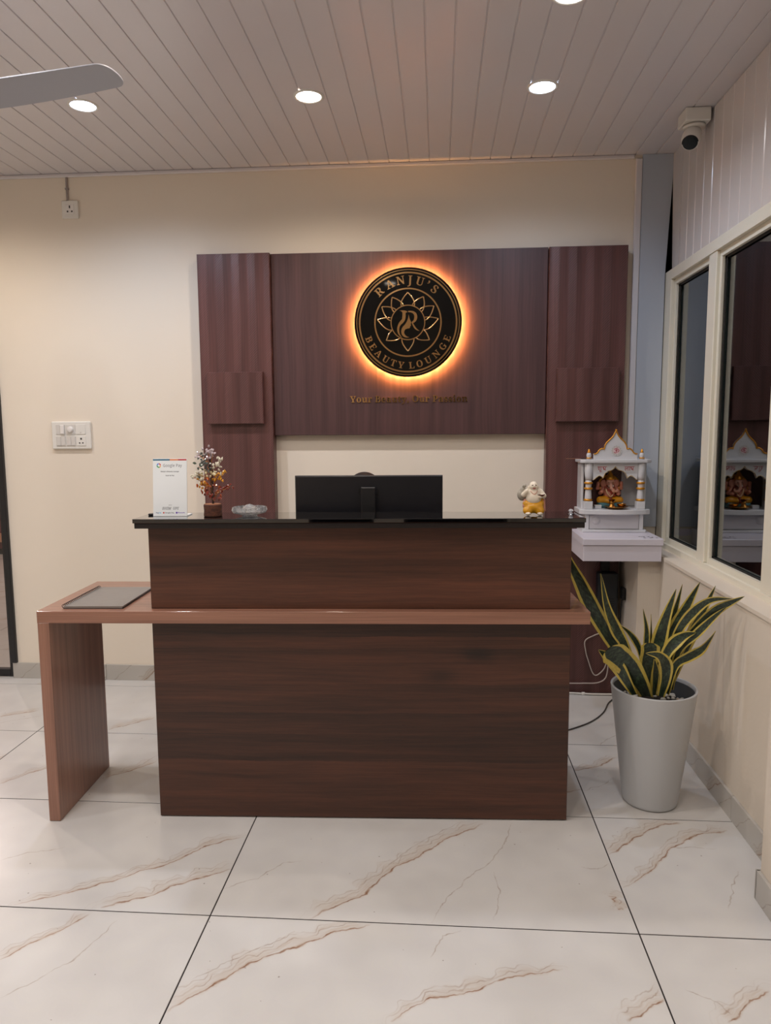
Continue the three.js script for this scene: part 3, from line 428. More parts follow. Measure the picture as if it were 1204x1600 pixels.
{ const k = thing('glass_knob', 'tiny clear glass knob near the right end of the counter', 'knob', W(1.452, CT, -0.06), 0); const g = lathe([[0, 0], [0.006, 0], [0.007, 0.003], [0.004, 0.006], [0.009, 0.011], [0.006, 0.016], [0, 0.018]], 9).toNonIndexed(); g.computeVertexNormals(); mesh('body', g, mat(0xe8e8ee, 0.08, { transmission: 0.6, thickness: 0.01, ior: 1.6 }), k); mesh('pin', lathe([[0, 0], [0.012, 0], [0.012, 0.0015], [0, 0.002]], 16), M.chrome, k); }
{ const k = thing('key_fob', 'small dark key fob beside the payment stand', 'key fob', W(-0.004, CT, -0.05), 0.3); mesh('fob', new RoundedBoxGeometry(0.02, 0.006, 0.014, 2, 0.002).translate(0, 0.0031, 0), M.rubber, k); mesh('key_ring', new THREE.TorusGeometry(0.006, 0.0008, 6, 20).rotateX(Math.PI / 2).translate(0.015, 0.001, 0), M.chrome, k); }

// ---------------------------------------------------------------- monitor, back turned to the viewer
{
  const m = thing('computer_monitor', 'black computer monitor seen from behind above the counter', 'monitor', W(0.745, WT, -0.27), TH);
  const shell = mat(0x1b1b20, 0.3);
  mesh('back_shell', span(-0.276, 0.276, 0.115, 0.443, -0.012, 0.012, 0.004), shell, m);
  mesh('back_bulge', span(-0.14, 0.14, 0.13, 0.3, 0.012, 0.026, 0.006), shell, m);
  mesh('screen', span(-0.268, 0.268, 0.125, 0.436, -0.0135, -0.0122, 0.0003), mat(0x06070a, 0.1), m);
  mesh('stand_post', span(-0.026, 0.026, 0.01, 0.402, 0.032, 0.052, 0.003), M.black, m);
  mesh('stand_joint', span(-0.022, 0.022, 0.19, 0.25, 0.0262, 0.0318, 0.001), M.black, m);
  mesh('stand_base', span(-0.13, 0.13, 0, 0.01, -0.09, 0.1, 0.003), M.black, m);
  const label = canvasTex(256, 96, (g, w, h) => { g.fillStyle = '#1b1b20'; g.fillRect(0, 0, w, h); g.fillStyle = '#060607'; g.font = 'bold 76px sans-serif'; g.textAlign = 'center'; g.fillText('BenQ', w / 2, 74); });
  const g = new THREE.PlaneGeometry(0.105, 0.0394); g.translate(0.0, 0.382, 0.0124); mesh('maker_lettering', g, mat(0xffffff, 0.3, { map: label }), m);
}

// ---------------------------------------------------------------- person and chair behind the desk
{
  const P = [0.312, 0, -1.38];
  const c = thing('office_chair', 'black office chair hidden behind the monitor', 'chair', [P[0], 0, P[2] - 0.02]);
  mesh('seat', new RoundedBoxGeometry(0.46, 0.07, 0.44, 3, 0.03).translate(0, 0.343, 0.02), M.rubber, c);
  mesh('backrest', new RoundedBoxGeometry(0.42, 0.42, 0.05, 3, 0.022).translate(0, 0.66, -0.215), M.rubber, c);
  mesh('back_bar', merge([tube([[0, 0.33, -0.1], [0, 0.34, -0.24], [0, 0.5, -0.262]], 0.014, 20, 8)]), M.black, c);
  mesh('post', new THREE.CylinderGeometry(0.024, 0.028, 0.26, 16).translate(0, 0.2, 0.02), M.chrome, c);
  for (let k = 0; k < 5; k++) { const a = k / 5 * 6.2832 + 0.3; mesh('leg', tube([[0, 0.085, 0.02], [0.13 * Math.cos(a), 0.08, 0.02 + 0.13 * Math.sin(a)], [0.25 * Math.cos(a), 0.06, 0.02 + 0.25 * Math.sin(a)]], 0.014, 10, 8), M.black, c); mesh('castor', new THREE.CylinderGeometry(0.026, 0.026, 0.02, 16).rotateZ(Math.PI / 2).rotateY(-a).translate(0.25 * Math.cos(a), 0.026, 0.02 + 0.25 * Math.sin(a)), M.rubber, c); }
  const p = thing('person', 'person seated behind the monitor, only the top of dark hair showing', 'person', P);
  const hand = (s) => { const w = [s * 0.13, 0.545, 0.24], l = [[w[0], w[1], w[2], 0.022, w[0] - s * 0.012, w[1] - 0.004, w[2] + 0.06, 0.026]]; for (let f = 0; f < 4; f++) { const bx = w[0] - s * 0.012 + (f - 1.5) * 0.017, L = [0.034, 0.04, 0.038, 0.03][s > 0 ? 3 - f : f]; l.push([bx, w[1] - 0.002, w[2] + 0.07, 0.0095, bx, w[1] + 0.004, w[2] + 0.07 + L, 0.0088], [bx, w[1] + 0.004, w[2] + 0.07 + L, 0.0088, bx, w[1] - 0.012, w[2] + 0.07 + L * 1.7, 0.008]); } l.push([w[0] - s * 0.02, w[1], w[2] + 0.025, 0.012, w[0] - s * 0.05, w[1] + 0.002, w[2] + 0.055, 0.0095], [w[0] - s * 0.05, w[1] + 0.002, w[2] + 0.055, 0.0095, w[0] - s * 0.055, w[1] - 0.004, w[2] + 0.085, 0.0085]); return l; };
  const skin = mat(0x9a6a4e, 0.55), shirt = mat(0x3a3238, 0.85), trou = mat(0x22242c, 0.85);
  const head = blob([[0, 1.075, 0, 0.073, 0.098, 0.088], [0, 1.02, 0.03, 0.052, 0.05, 0.05], [0, 0.9, -0.01, 0.05, 0, 1.0, 0.0, 0.048], [0, 1.055, 0.084, 0.011, 0, 1.035, 0.1, 0.012], [-0.073, 1.05, 0, 0.012, 0.028, 0.018], [0.073, 1.05, 0, 0.012, 0.028, 0.018], [-0.028, 1.072, 0.072, 0.02, 0.012, 0.014], [0.028, 1.072, 0.072, 0.02, 0.012, 0.014], [-0.018, 1.0, 0.074, 0.007, 0.018, 1.0, 0.074, 0.007]], 0.004, 0.014);
  const h2 = [-1, 1].flatMap((s) => [blob(hand(s), 0.0036, 0.006), blob([[s * 0.215, 0.6, 0.04, 0.038, s * 0.13, 0.545, 0.245, 0.024]], 0.006, 0.01)]);
  mesh('body', merge([head, ...h2]), skin, p);
  mesh('shirt', blob([[0, 0.48, -0.02, 0.15, 0.09, 0.11], [0, 0.62, -0.01, 0.135, 0.13, 0.095], [0, 0.78, -0.01, 0.155, 0.11, 0.1], [-0.15, 0.85, -0.01, 0.05, 0.15, 0.85, -0.01, 0.05], [-0.175, 0.845, -0.01, 0.055, -0.225, 0.61, 0.02, 0.042], [0.175, 0.845, -0.01, 0.055, 0.225, 0.61, 0.02, 0.042], [-0.225, 0.61, 0.02, 0.042, -0.195, 0.59, 0.09, 0.038], [0.225, 0.61, 0.02, 0.042, 0.195, 0.59, 0.09, 0.038], [0, 0.87, -0.01, 0.06, 0, 0.905, -0.008, 0.055]], 0.011, 0.03), shirt, p);
  mesh('trousers', blob([[0, 0.46, -0.02, 0.15, 0.06, 0.12], ...[-1, 1].flatMap((s) => [[s * 0.085, 0.46, 0.02, 0.078, s * 0.11, 0.455, 0.34, 0.06], [s * 0.11, 0.455, 0.34, 0.06, s * 0.115, 0.1, 0.33, 0.042]])], 0.011, 0.02), trou, p);
  for (const s of [-1, 1]) mesh('shoe', blob([[s * 0.115, 0.045, 0.31, 0.042, s * 0.12, 0.035, 0.46, 0.032]], 0.006, 0.01), M.rubber, p);
  mesh('hair', blob([[0, 1.1, -0.018, 0.082, 0.086, 0.09], [0, 1.03, -0.05, 0.076, 0.09, 0.06], [0, 0.95, -0.06, 0.055, 0.08, 0.045]], 0.005, 0.02), mat(0x1a1312, 0.5), p);
  const wh = mat(0xd8d2cc, 0.3), ir = mat(0x20140f, 0.3); for (const s of [-1, 1]) { const e = mesh('eye', new THREE.SphereGeometry(0.011, 16, 12).translate(s * 0.028, 1.062, 0.074), wh, p); mesh('iris', new THREE.SphereGeometry(0.0055, 12, 10).translate(s * 0.028, 1.062, 0.0806), ir, e); }
  mesh('mouth', blob([[-0.018, 1.003, 0.08, 0.003, 0, 1.001, 0.084, 0.0045], [0, 1.001, 0.084, 0.0045, 0.018, 1.003, 0.08, 0.003]], 0.0012, 0.002), mat(0x7d4038, 0.5), p);
}

// ---------------------------------------------------------------- white shelf and marble shrine in the corner
{
  const s = thing('wall_shelf', 'white laminate box shelf in the corner carrying the marble shrine', 'shelf', [1.5, 0.762, -1.49]);
  const lam = mat(0xd6d0d9, 0.35);
  mesh('apron', span(-0.178, 0.177, 0.0, 0.075, -0.395, 0, 0.002), lam, s); mesh('top', span(-0.182, 0.182, 0.0755, 0.106, -0.395, 0.006, 0.002), lam, s);
  const r = rng(9); const ash = mat(0x3b3230, 0.9); for (let k = 0; k < 12; k++) { const g = new THREE.SphereGeometry(0.0035, 6, 4); g.scale(0.6 + r() * 1.6, 0.25, 0.6 + r() * 0.8); mesh('ash_speck', g.translate(0.09 + r() * 0.085, 0.1062, -0.03 - r() * 0.05), ash, s); }
}
const SH = [1.507, 0.8682, -1.70];
{
  const s = thing('marble_shrine', 'small white marble shrine with gold trim and columns on the shelf', 'shrine', SH);
  const mw = M.marbleWhite, gp = M.goldPaint;
  mesh('plinth', span(-0.153, 0.153, 0, 0.014, -0.165, 0.008, 0.003), mw, s);
  mesh('base_body', span(-0.139, 0.139, 0.014, 0.09, -0.165, -0.004, 0.002), mw, s);
  mesh('base_post', span(-0.139, -0.121, 0.0142, 0.0898, -0.0038, 0.004, 0.001), mw, s); mesh('base_post', span(0.121, 0.139, 0.0142, 0.0898, -0.0038, 0.004, 0.001), mw, s);
  const dr = mesh('drawer', span(-0.118, 0.118, 0.018, 0.086, -0.0038, 0.0015, 0.001), mat(0xc6c3c6, 0.35), s);
  mesh('knob', lathe([[0, 0.006], [0.01, 0.006], [0.012, 0.003], [0.017, 0.003], [0.019, 0]], 28).rotateX(Math.PI / 2).translate(-0.085, 0.058, 0.0016), mat(0xc6c3c6, 0.35), dr);
  const slab = (h, front, hw) => { const q = new THREE.Shape(); q.moveTo(-hw, -0.165); q.lineTo(-hw, 0.0); q.lineTo(-hw + 0.02, 0.012); q.quadraticCurveTo(0, 0.012 + 2 * front, hw - 0.02, 0.012); q.lineTo(hw, 0); q.lineTo(hw, -0.165); q.closePath(); const g = ex(q, h, 0.003, 24); g.rotateX(Math.PI / 2); g.translate(0, h - 0.003, 0); return g; };
  mesh('shelf_slab', slab(0.024, 0.024, 0.166).translate(0, 0.0905, 0), mw, s);
  mesh('back_panel', span(-0.15, 0.15, 0.115, 0.341, -0.165, -0.153, 0.002), mw, s);
  for (const k of [-1, 1]) mesh('side_panel', span(k * 0.15 - 0.006, k * 0.15 + 0.006, 0.115, 0.341, -0.152, -0.03, 0.002), mw, s);
  for (const k of [-1, 1]) {                       // turned columns with gold bands
    const x = k * 0.125, c = mesh('column', merge([span(-0.02, 0.02, 0.115, 0.153, -0.02, 0.02, 0.002), lathe([[0, 0.153], [0.016, 0.153], [0.017, 0.17], [0.0145, 0.2], [0.0135, 0.215], [0.0145, 0.235], [0.015, 0.255], [0, 0.256]], 28), lathe([[0, 0.256], [0.0155, 0.256], [0.018, 0.275], [0.0205, 0.3], [0.021, 0.34], [0, 0.3405]], 10)]).translate(x, 0, -0.012), mw, s);
    for (const y of [0.16, 0.216, 0.243]) mesh('gold_band', new THREE.TorusGeometry(0.0155, 0.0056, 10, 28).rotateX(Math.PI / 2).translate(x, y, -0.012), gp, c);
    const f = mesh('finial', lathe([[0, 0.357], [0.011, 0.357], [0.0115, 0.362], [0.009, 0.367], [0.0125, 0.376], [0.011, 0.385], [0.007, 0.39], [0.0, 0.391]], 20).translate(k * 0.126, 0, -0.012), mw, s);
    mesh('gold_tip', lathe([[0, 0.388], [0.0075, 0.388], [0.008, 0.393], [0.005, 0.399], [0.0045, 0.405], [0, 0.409]], 18).translate(k * 0.126, 0, -0.012), gp, f);
    mesh('gold_band', new THREE.TorusGeometry(0.0105, 0.0032, 8, 24).rotateX(Math.PI / 2).translate(k * 0.126, 0.364, -0.012), gp, f);
  }
  mesh('roof_slab', slab(0.016, 0.004, 0.166).translate(0, 0.341, 0), mw, s);
  // scalloped arch panel
  const half = [[0.105, 0.258], [0.098, 0.262], [0.09, 0.27], [0.077, 0.279], [0.066, 0.275], [0.058, 0.266], [0.055, 0.276], [0.048, 0.291], [0.034, 0.301], [0.016, 0.306], [0.006, 0.314], [0, 0.324]];
  const A = new THREE.Shape(); A.moveTo(-0.105, 0.34); half.forEach(([x, y]) => A.lineTo(-x, y)); [...half].reverse().slice(1).forEach(([x, y]) => A.lineTo(x, y)); A.lineTo(0.105, 0.34); A.closePath();
  mesh('arch_panel', ex(A, 0.012, 0.0015).translate(0, 0, -0.012), mw, s);
  const curve = (pts) => [...pts.map(([x, y]) => [-x, y, 0.0]), ...[...pts].reverse().slice(1).map(([x, y]) => [x, y, 0.0])];
  const tubeL = (pts, r) => { const c = new THREE.CurvePath(); for (let i = 0; i + 1 < pts.length; i++) c.add(new THREE.LineCurve3(new THREE.Vector3(...pts[i]), new THREE.Vector3(...pts[i + 1]))); return new THREE.TubeGeometry(c, pts.length * 4, r, 7); };
  mesh('arch_trim', tubeL(curve(half), 0.0016), mat(0xb89a62, 0.4), s);
  // gable
  const gh = [[0.104, 0.357], [0.104, 0.384], [0.094, 0.385], [0.086, 0.39], [0.08, 0.4], [0.072, 0.408], [0.062, 0.411], [0.055, 0.406], [0.053, 0.416], [0.05, 0.428], [0.043, 0.44], [0.032, 0.451], [0.021, 0.461], [0.012, 0.472], [0.006, 0.484], [0, 0.497]];
  const G = new THREE.Shape(); gh.forEach(([x, y], i) => (i ? G.lineTo(-x, y) : G.moveTo(-x, y))); [...gh].reverse().slice(1).forEach(([x, y]) => G.lineTo(x, y)); G.closePath();
  mesh('gable', ex(G, 0.012, 0.001).translate(0, 0.0005, -0.02), mw, s);
  mesh('gable_trim', tubeL(curve(gh.slice(1)), 0.0034).translate(0, 0, -0.008), gp, s);
  mesh('gable_tip', new THREE.SphereGeometry(0.005, 14, 10).translate(0, 0.499, -0.008), gp, s);
  // painted signs: om in a sunburst, shubh and labh
  const paint = (w, h, f) => { const c = canvasTex(w, h, (g) => { g.fillStyle = '#d4d3d5'; g.fillRect(0, 0, w, h); g.lineCap = g.lineJoin = 'round'; f(g, w, h); }); return mat(0xffffff, 0.35, { map: c }); };
  const om = paint(256, 256, (g) => {
    for (let k = 0; k < 24; k++) { const a = k / 24 * 6.2832; g.strokeStyle = k % 2 ? '#a8843f' : '#8d6a2c'; g.lineWidth = 7; g.beginPath(); g.moveTo(128 + 84 * Math.cos(a), 128 + 84 * Math.sin(a)); g.lineTo(128 + (k % 2 ? 108 : 120) * Math.cos(a), 128 + (k % 2 ? 108 : 120) * Math.sin(a)); g.stroke(); }
    g.fillStyle = '#dcc3c4'; g.beginPath(); g.arc(128, 128, 76, 0, 7); g.fill(); g.strokeStyle = '#a31d34'; g.lineWidth = 15;
    g.beginPath(); g.arc(100, 108, 24, 3.6, 7.6); g.stroke(); g.beginPath(); g.arc(100, 155, 28, 4.8, 9.0); g.stroke(); g.beginPath(); g.moveTo(120, 136); g.bezierCurveTo(150, 128, 140, 100, 168, 104); g.bezierCurveTo(196, 112, 186, 160, 152, 160); g.stroke();
    g.lineWidth = 11; g.beginPath(); g.arc(140, 62, 22, 0.4, 2.7); g.stroke(); g.fillStyle = '#a31d34'; g.beginPath(); g.arc(140, 58, 8, 0, 7); g.fill();
  });
  const flat = (w, h, x, y, z) => new THREE.PlaneGeometry(w, h).translate(x, y, z);
  mesh('om_sign', new THREE.CircleGeometry(0.026, 40).translate(0.004, 0.4, -0.0072), om, s);
  const bha = (g, x) => { g.beginPath(); g.arc(x + 8, 48, 8, 0, 7); g.moveTo(x + 8, 56); g.bezierCurveTo(x + 8, 88, x + 26, 86, x + 34, 80); g.moveTo(x + 14, 72); g.lineTo(x + 46, 72); g.moveTo(x + 46, 28); g.lineTo(x + 46, 104); g.stroke(); };
  const word = (f) => paint(220, 150, (g) => { g.strokeStyle = '#a32c33'; g.lineWidth = 11; f(g); });
  mesh('shubh_lettering', flat(0.052, 0.0355, -0.064, 0.311, 0.0004), word((g) => { g.beginPath(); g.moveTo(18, 28); g.lineTo(206, 28); g.moveTo(88, 28); g.lineTo(88, 104); g.moveTo(30, 58); g.bezierCurveTo(30, 36, 62, 36, 60, 54); g.bezierCurveTo(58, 72, 34, 74, 34, 74); g.lineTo(66, 102); g.moveTo(88, 108); g.bezierCurveTo(58, 112, 62, 136, 84, 134); g.lineTo(104, 126); g.stroke(); bha(g, 128); }), s);
  mesh('labh_lettering', flat(0.052, 0.0355, 0.066, 0.311, 0.0004), word((g) => { g.beginPath(); g.moveTo(12, 28); g.lineTo(208, 28); g.moveTo(84, 28); g.lineTo(84, 104); g.moveTo(116, 28); g.lineTo(116, 104); g.moveTo(84, 60); g.bezierCurveTo(60, 40, 52, 70, 52, 82); g.bezierCurveTo(50, 46, 22, 44, 22, 70); g.bezierCurveTo(22, 90, 36, 98, 40, 104); g.stroke(); bha(g, 138); }), s);
}
const SLAB = SH[1] + 0.1152;
{ // elephant-headed idol
  const d = thing('deity_idol', 'painted elephant-headed deity idol seated inside the shrine', 'idol', [SH[0] - 0.006, SLAB, SH[2] - 0.085]);
  const skin = mat(0xc47f68, 0.35), red = mat(0x8c2f1c, 0.35), yel = mat(0xd2901a, 0.3), gold = M.goldPaint, teal = mat(0x4f7f86, 0.5);
  mesh('pedestal', span(-0.056, 0.056, 0, 0.026, -0.034, 0.034, 0.008), teal, d);
  mesh('crossed_legs', blob([[-0.02, 0.042, 0.005, 0.02, -0.048, 0.038, 0.014, 0.016], [0.02, 0.042, 0.005, 0.02, 0.048, 0.038, 0.014, 0.016], [-0.048, 0.038, 0.014, 0.015, 0.01, 0.034, 0.03, 0.01], [0.048, 0.038, 0.014, 0.015, -0.01, 0.034, 0.03, 0.01]], 0.0024, 0.008), yel, d);
  mesh('body', blob([[0, 0.068, 0, 0.031, 0.027, 0.026], [0, 0.092, -0.002, 0.028, 0.015, 0.018], [-0.028, 0.096, 0, 0.01, -0.046, 0.072, 0.006, 0.009], [-0.046, 0.072, 0.006, 0.009, -0.044, 0.08, 0.03, 0.009], [0.028, 0.096, 0, 0.01, 0.046, 0.072, 0.006, 0.009], [0.046, 0.072, 0.006, 0.009, 0.036, 0.07, 0.03, 0.009], [-0.026, 0.1, -0.006, 0.009, -0.058, 0.094, -0.006, 0.008], [-0.058, 0.094, -0.006, 0.008, -0.056, 0.122, 0.002, 0.009], [0.026, 0.1, -0.006, 0.009, 0.058, 0.094, -0.006, 0.008], [0.058, 0.094, -0.006, 0.008, 0.056, 0.122, 0.002, 0.009]], 0.002, 0.004), skin, d);
  const hd = mat(0xd39a84, 0.35);
  const head = mesh('head', blob([[0, 0.124, 0.008, 0.019, 0.019, 0.019], [-0.009, 0.131, 0.016, 0.011, 0.011, 0.01], [0.009, 0.131, 0.016, 0.011, 0.011, 0.01], [0, 0.117, 0.024, 0.0095, 0.001, 0.1, 0.036, 0.008], [0.001, 0.1, 0.036, 0.008, 0.01, 0.084, 0.039, 0.0066], [0.01, 0.084, 0.039, 0.0066, 0.026, 0.083, 0.038, 0.0055], [0.026, 0.083, 0.038, 0.0055, 0.03, 0.09, 0.038, 0.005]], 0.0018, 0.004), hd, d);
  for (const k of [-1, 1]) { mesh('ear', blob([[k * 0.031, 0.121, 0.004, 0.015, 0.018, 0.004], [k * 0.026, 0.108, 0.005, 0.008, 0.01, 0.004]], 0.0016, 0.004), skin, head); mesh('tusk', new THREE.ConeGeometry(0.0025, 0.014, 10).rotateX(2.2).rotateZ(k * 0.3).translate(k * 0.011, 0.108, 0.032), M.white, head); mesh('eye', new THREE.SphereGeometry(0.0026, 10, 8).translate(k * 0.0095, 0.125, 0.0258), M.dark, head); }
  mesh('garland', tube([[-0.022, 0.1, 0.014], [-0.016, 0.075, 0.026], [0, 0.056, 0.03], [0.016, 0.075, 0.026], [0.022, 0.1, 0.014]], 0.0032, 30, 8), mat(0xd8b68c, 0.4), d);
  mesh('sash', blob([[-0.024, 0.1, 0.012, 0.006, 0.018, 0.062, 0.027, 0.006], [0.02, 0.1, 0.014, 0.005, 0.03, 0.07, 0.016, 0.006], [0, 0.045, 0.034, 0.007, 0, 0.03, 0.04, 0.006]], 0.0018, 0.003), red, d);
  mesh('crown', lathe([[0, 0.138], [0.02, 0.138], [0.0225, 0.145], [0.017, 0.153], [0.013, 0.166], [0.006, 0.175], [0.005, 0.181], [0, 0.185]], 22).translate(0, 0, 0.006), gold, d);
  mesh('halo', new THREE.TorusGeometry(0.05, 0.0075, 10, 36, Math.PI * 1.15).rotateZ(-0.075 * Math.PI).translate(0, 0.105, -0.02), gold, d);
  mesh('halo_back', new THREE.CylinderGeometry(0.046, 0.046, 0.005, 32).rotateX(Math.PI / 2).translate(0, 0.108, -0.022), mat(0xa8682c, 0.45), d);
  for (const s of [-1, 1]) mesh('bangle', new THREE.TorusGeometry(0.0095, 0.0024, 8, 18).rotateY(Math.PI / 2).rotateZ(0.2 * s).translate(s * 0.046, 0.094, -0.006), gold, d);
}
{ // brass things in front of the idol
  const FZ = SH[2] - 0.016, GX = SH[0] + 0.012;
  const p = thing('brass_plate', 'round brass offering plate at the front of the shrine', 'plate', [GX, SLAB, FZ]);
  mesh('dish', lathe([[0, 0], [0.034, 0], [0.036, 0.003], [0.056, 0.012], [0.057, 0.014], [0.054, 0.0135], [0.034, 0.005], [0, 0.004]], 40), M.brass, p);
  const gob = thing('brass_goblet', 'brass pedestal oil lamp on the plate, left side', 'lamp', [GX - 0.022, SLAB + 0.0042, FZ + 0.002]);
  mesh('stem', lathe([[0, 0], [0.018, 0], [0.017, 0.005], [0.011, 0.014], [0.0095, 0.026], [0.011, 0.034], [0, 0.035]], 26), M.brass, gob); mesh('cup', lathe([[0, 0.034], [0.012, 0.034], [0.0175, 0.042], [0.016, 0.0425], [0.011, 0.038], [0, 0.037]], 26), M.brass, gob);
  const bw = thing('brass_bowl', 'small brass bowl tilted on the plate, right side', 'bowl', [GX + 0.025, SLAB + 0.0046, FZ + 0.002], 0.4);
  mesh('bowl', lathe([[0, 0], [0.009, 0], [0.02, 0.013], [0.022, 0.019], [0.02, 0.0195], [0.016, 0.012], [0, 0.004]], 26), M.brass, bw); mesh('rim', new THREE.TorusGeometry(0.0212, 0.0014, 8, 30).rotateX(Math.PI / 2).translate(0, 0.0193, 0), M.brass, bw);
  const wb = thing('incense_box', 'small white box left of the brass plate in the shrine', 'box', [SH[0] - 0.072, SLAB, FZ - 0.02]); mesh('carton', span(-0.016, 0.016, 0, 0.013, -0.012, 0.012, 0.001), M.marbleWhite, wb); mesh('lid', span(-0.0165, 0.0165, 0.0132, 0.0165, -0.0125, 0.0125, 0.0008), M.white, wb);
  const st = thing('incense_stick', 'thin incense stick poking out at the left of the shrine roof', 'incense stick', [SH[0] - 0.15, SH[1] + 0.3585, SH[2] - 0.02]); mesh('stick', new THREE.CylinderGeometry(0.0011, 0.0011, 0.1, 8).rotateZ(Math.PI / 2 - 0.02).translate(-0.035, 0.0024, 0), mat(0x9a6e52, 0.7), st); mesh('burnt_tip', new THREE.CylinderGeometry(0.0018, 0.0014, 0.03, 8).rotateZ(Math.PI / 2 - 0.02).translate(0.002, 0.0028, 0), M.rubber, st);
}

// ---------------------------------------------------------------- black power box and cables under the shelf
{
  const u = thing('power_box', 'black power backup box hanging on the panel under the shelf', 'power unit', [1.505, 0.42, -1.828]);
  mesh('case', new RoundedBoxGeometry(0.1, 0.22, 0.06, 3, 0.008).translate(0, 0.12, 0.031), mat(0x1c2024, 0.45), u);
  mesh('top_grip', span(-0.03, 0.012, 0.232, 0.3, 0.002, 0.03, 0.004), M.rubber, u); mesh('vent', merge([0, 1, 2, 3].map((k) => span(-0.03, 0.03, 0.06 + k * 0.012, 0.064 + k * 0.012, 0.0605, 0.0625, 0.0006))), M.dark, u);
  const plugs = thing('adapter_plug', 'black power adapter plugged in beside the power box', 'adapter', [1.579, 0.5, -1.75]); mesh('body', new RoundedBoxGeometry(0.018, 0.06, 0.045, 2, 0.004).translate(-0.002, 0.05, -0.01), M.rubber, plugs); mesh('lead', tube([[-0.006, 0.02, -0.01], [-0.008, -0.04, -0.02], [-0.006, -0.1, -0.03], [-0.01, -0.18, -0.04], [-0.02, -0.3, -0.05]], 0.003, 30, 6), M.rubber, plugs);
  const c1 = thing('cable', 'thin pale cable looping down the right wooden panel', 'cable', [0, 0, 0]); mesh('wire', tube([[1.515, 0.41, -1.80], [1.507, 0.341, -1.815], [1.455, 0.315, -1.818], [1.408, 0.285, -1.818], [1.412, 0.23, -1.818], [1.424, 0.186, -1.818], [1.462, 0.102, -1.815], [1.505, 0.135, -1.815], [1.525, 0.2, -1.815], [1.515, 0.09, -1.812], [1.48, 0.066, -1.81], [1.4, 0.06, -1.81], [1.3, 0.062, -1.8]], 0.0032, 110, 7), M.cable, c1); mesh('connector', new THREE.CylinderGeometry(0.005, 0.005, 0.03, 10).translate(1.515, 0.418, -1.80), M.rubber, c1);
  const c2 = thing('cable', 'white cable lying along the floor at the foot of the right panel', 'cable', [0, 0, 0]); mesh('wire', tube([[1.2, 0.006, -1.80], [1.33, 0.006, -1.812], [1.4, 0.006, -1.805], [1.467, 0.006, -1.8], [1.57, 0.006, -1.805]], 0.0045, 40, 7), M.white, c2); mesh('clip', span(1.395, 1.41, 0, 0.013, -1.813, -1.797, 0.002), M.white, c2);
  const c3 = thing('cable', 'thin dark cable curving over the floor between desk and plant pot', 'cable', [0, 0, 0]); mesh('wire', tube([[1.575, 0.004, -1.79], [1.545, 0.004, -1.75], [1.506, 0.004, -1.69], [1.45, 0.004, -1.56], [1.375, 0.004, -1.453], [1.3, 0.004, -1.385], [1.2, 0.004, -1.32], [1.1, 0.004, -1.3]], 0.0032, 60, 7), mat(0x3a3634, 0.6), c3); mesh('plug', span(1.06, 1.1, 0, 0.016, -1.312, -1.288, 0.003), M.rubber, c3);
}

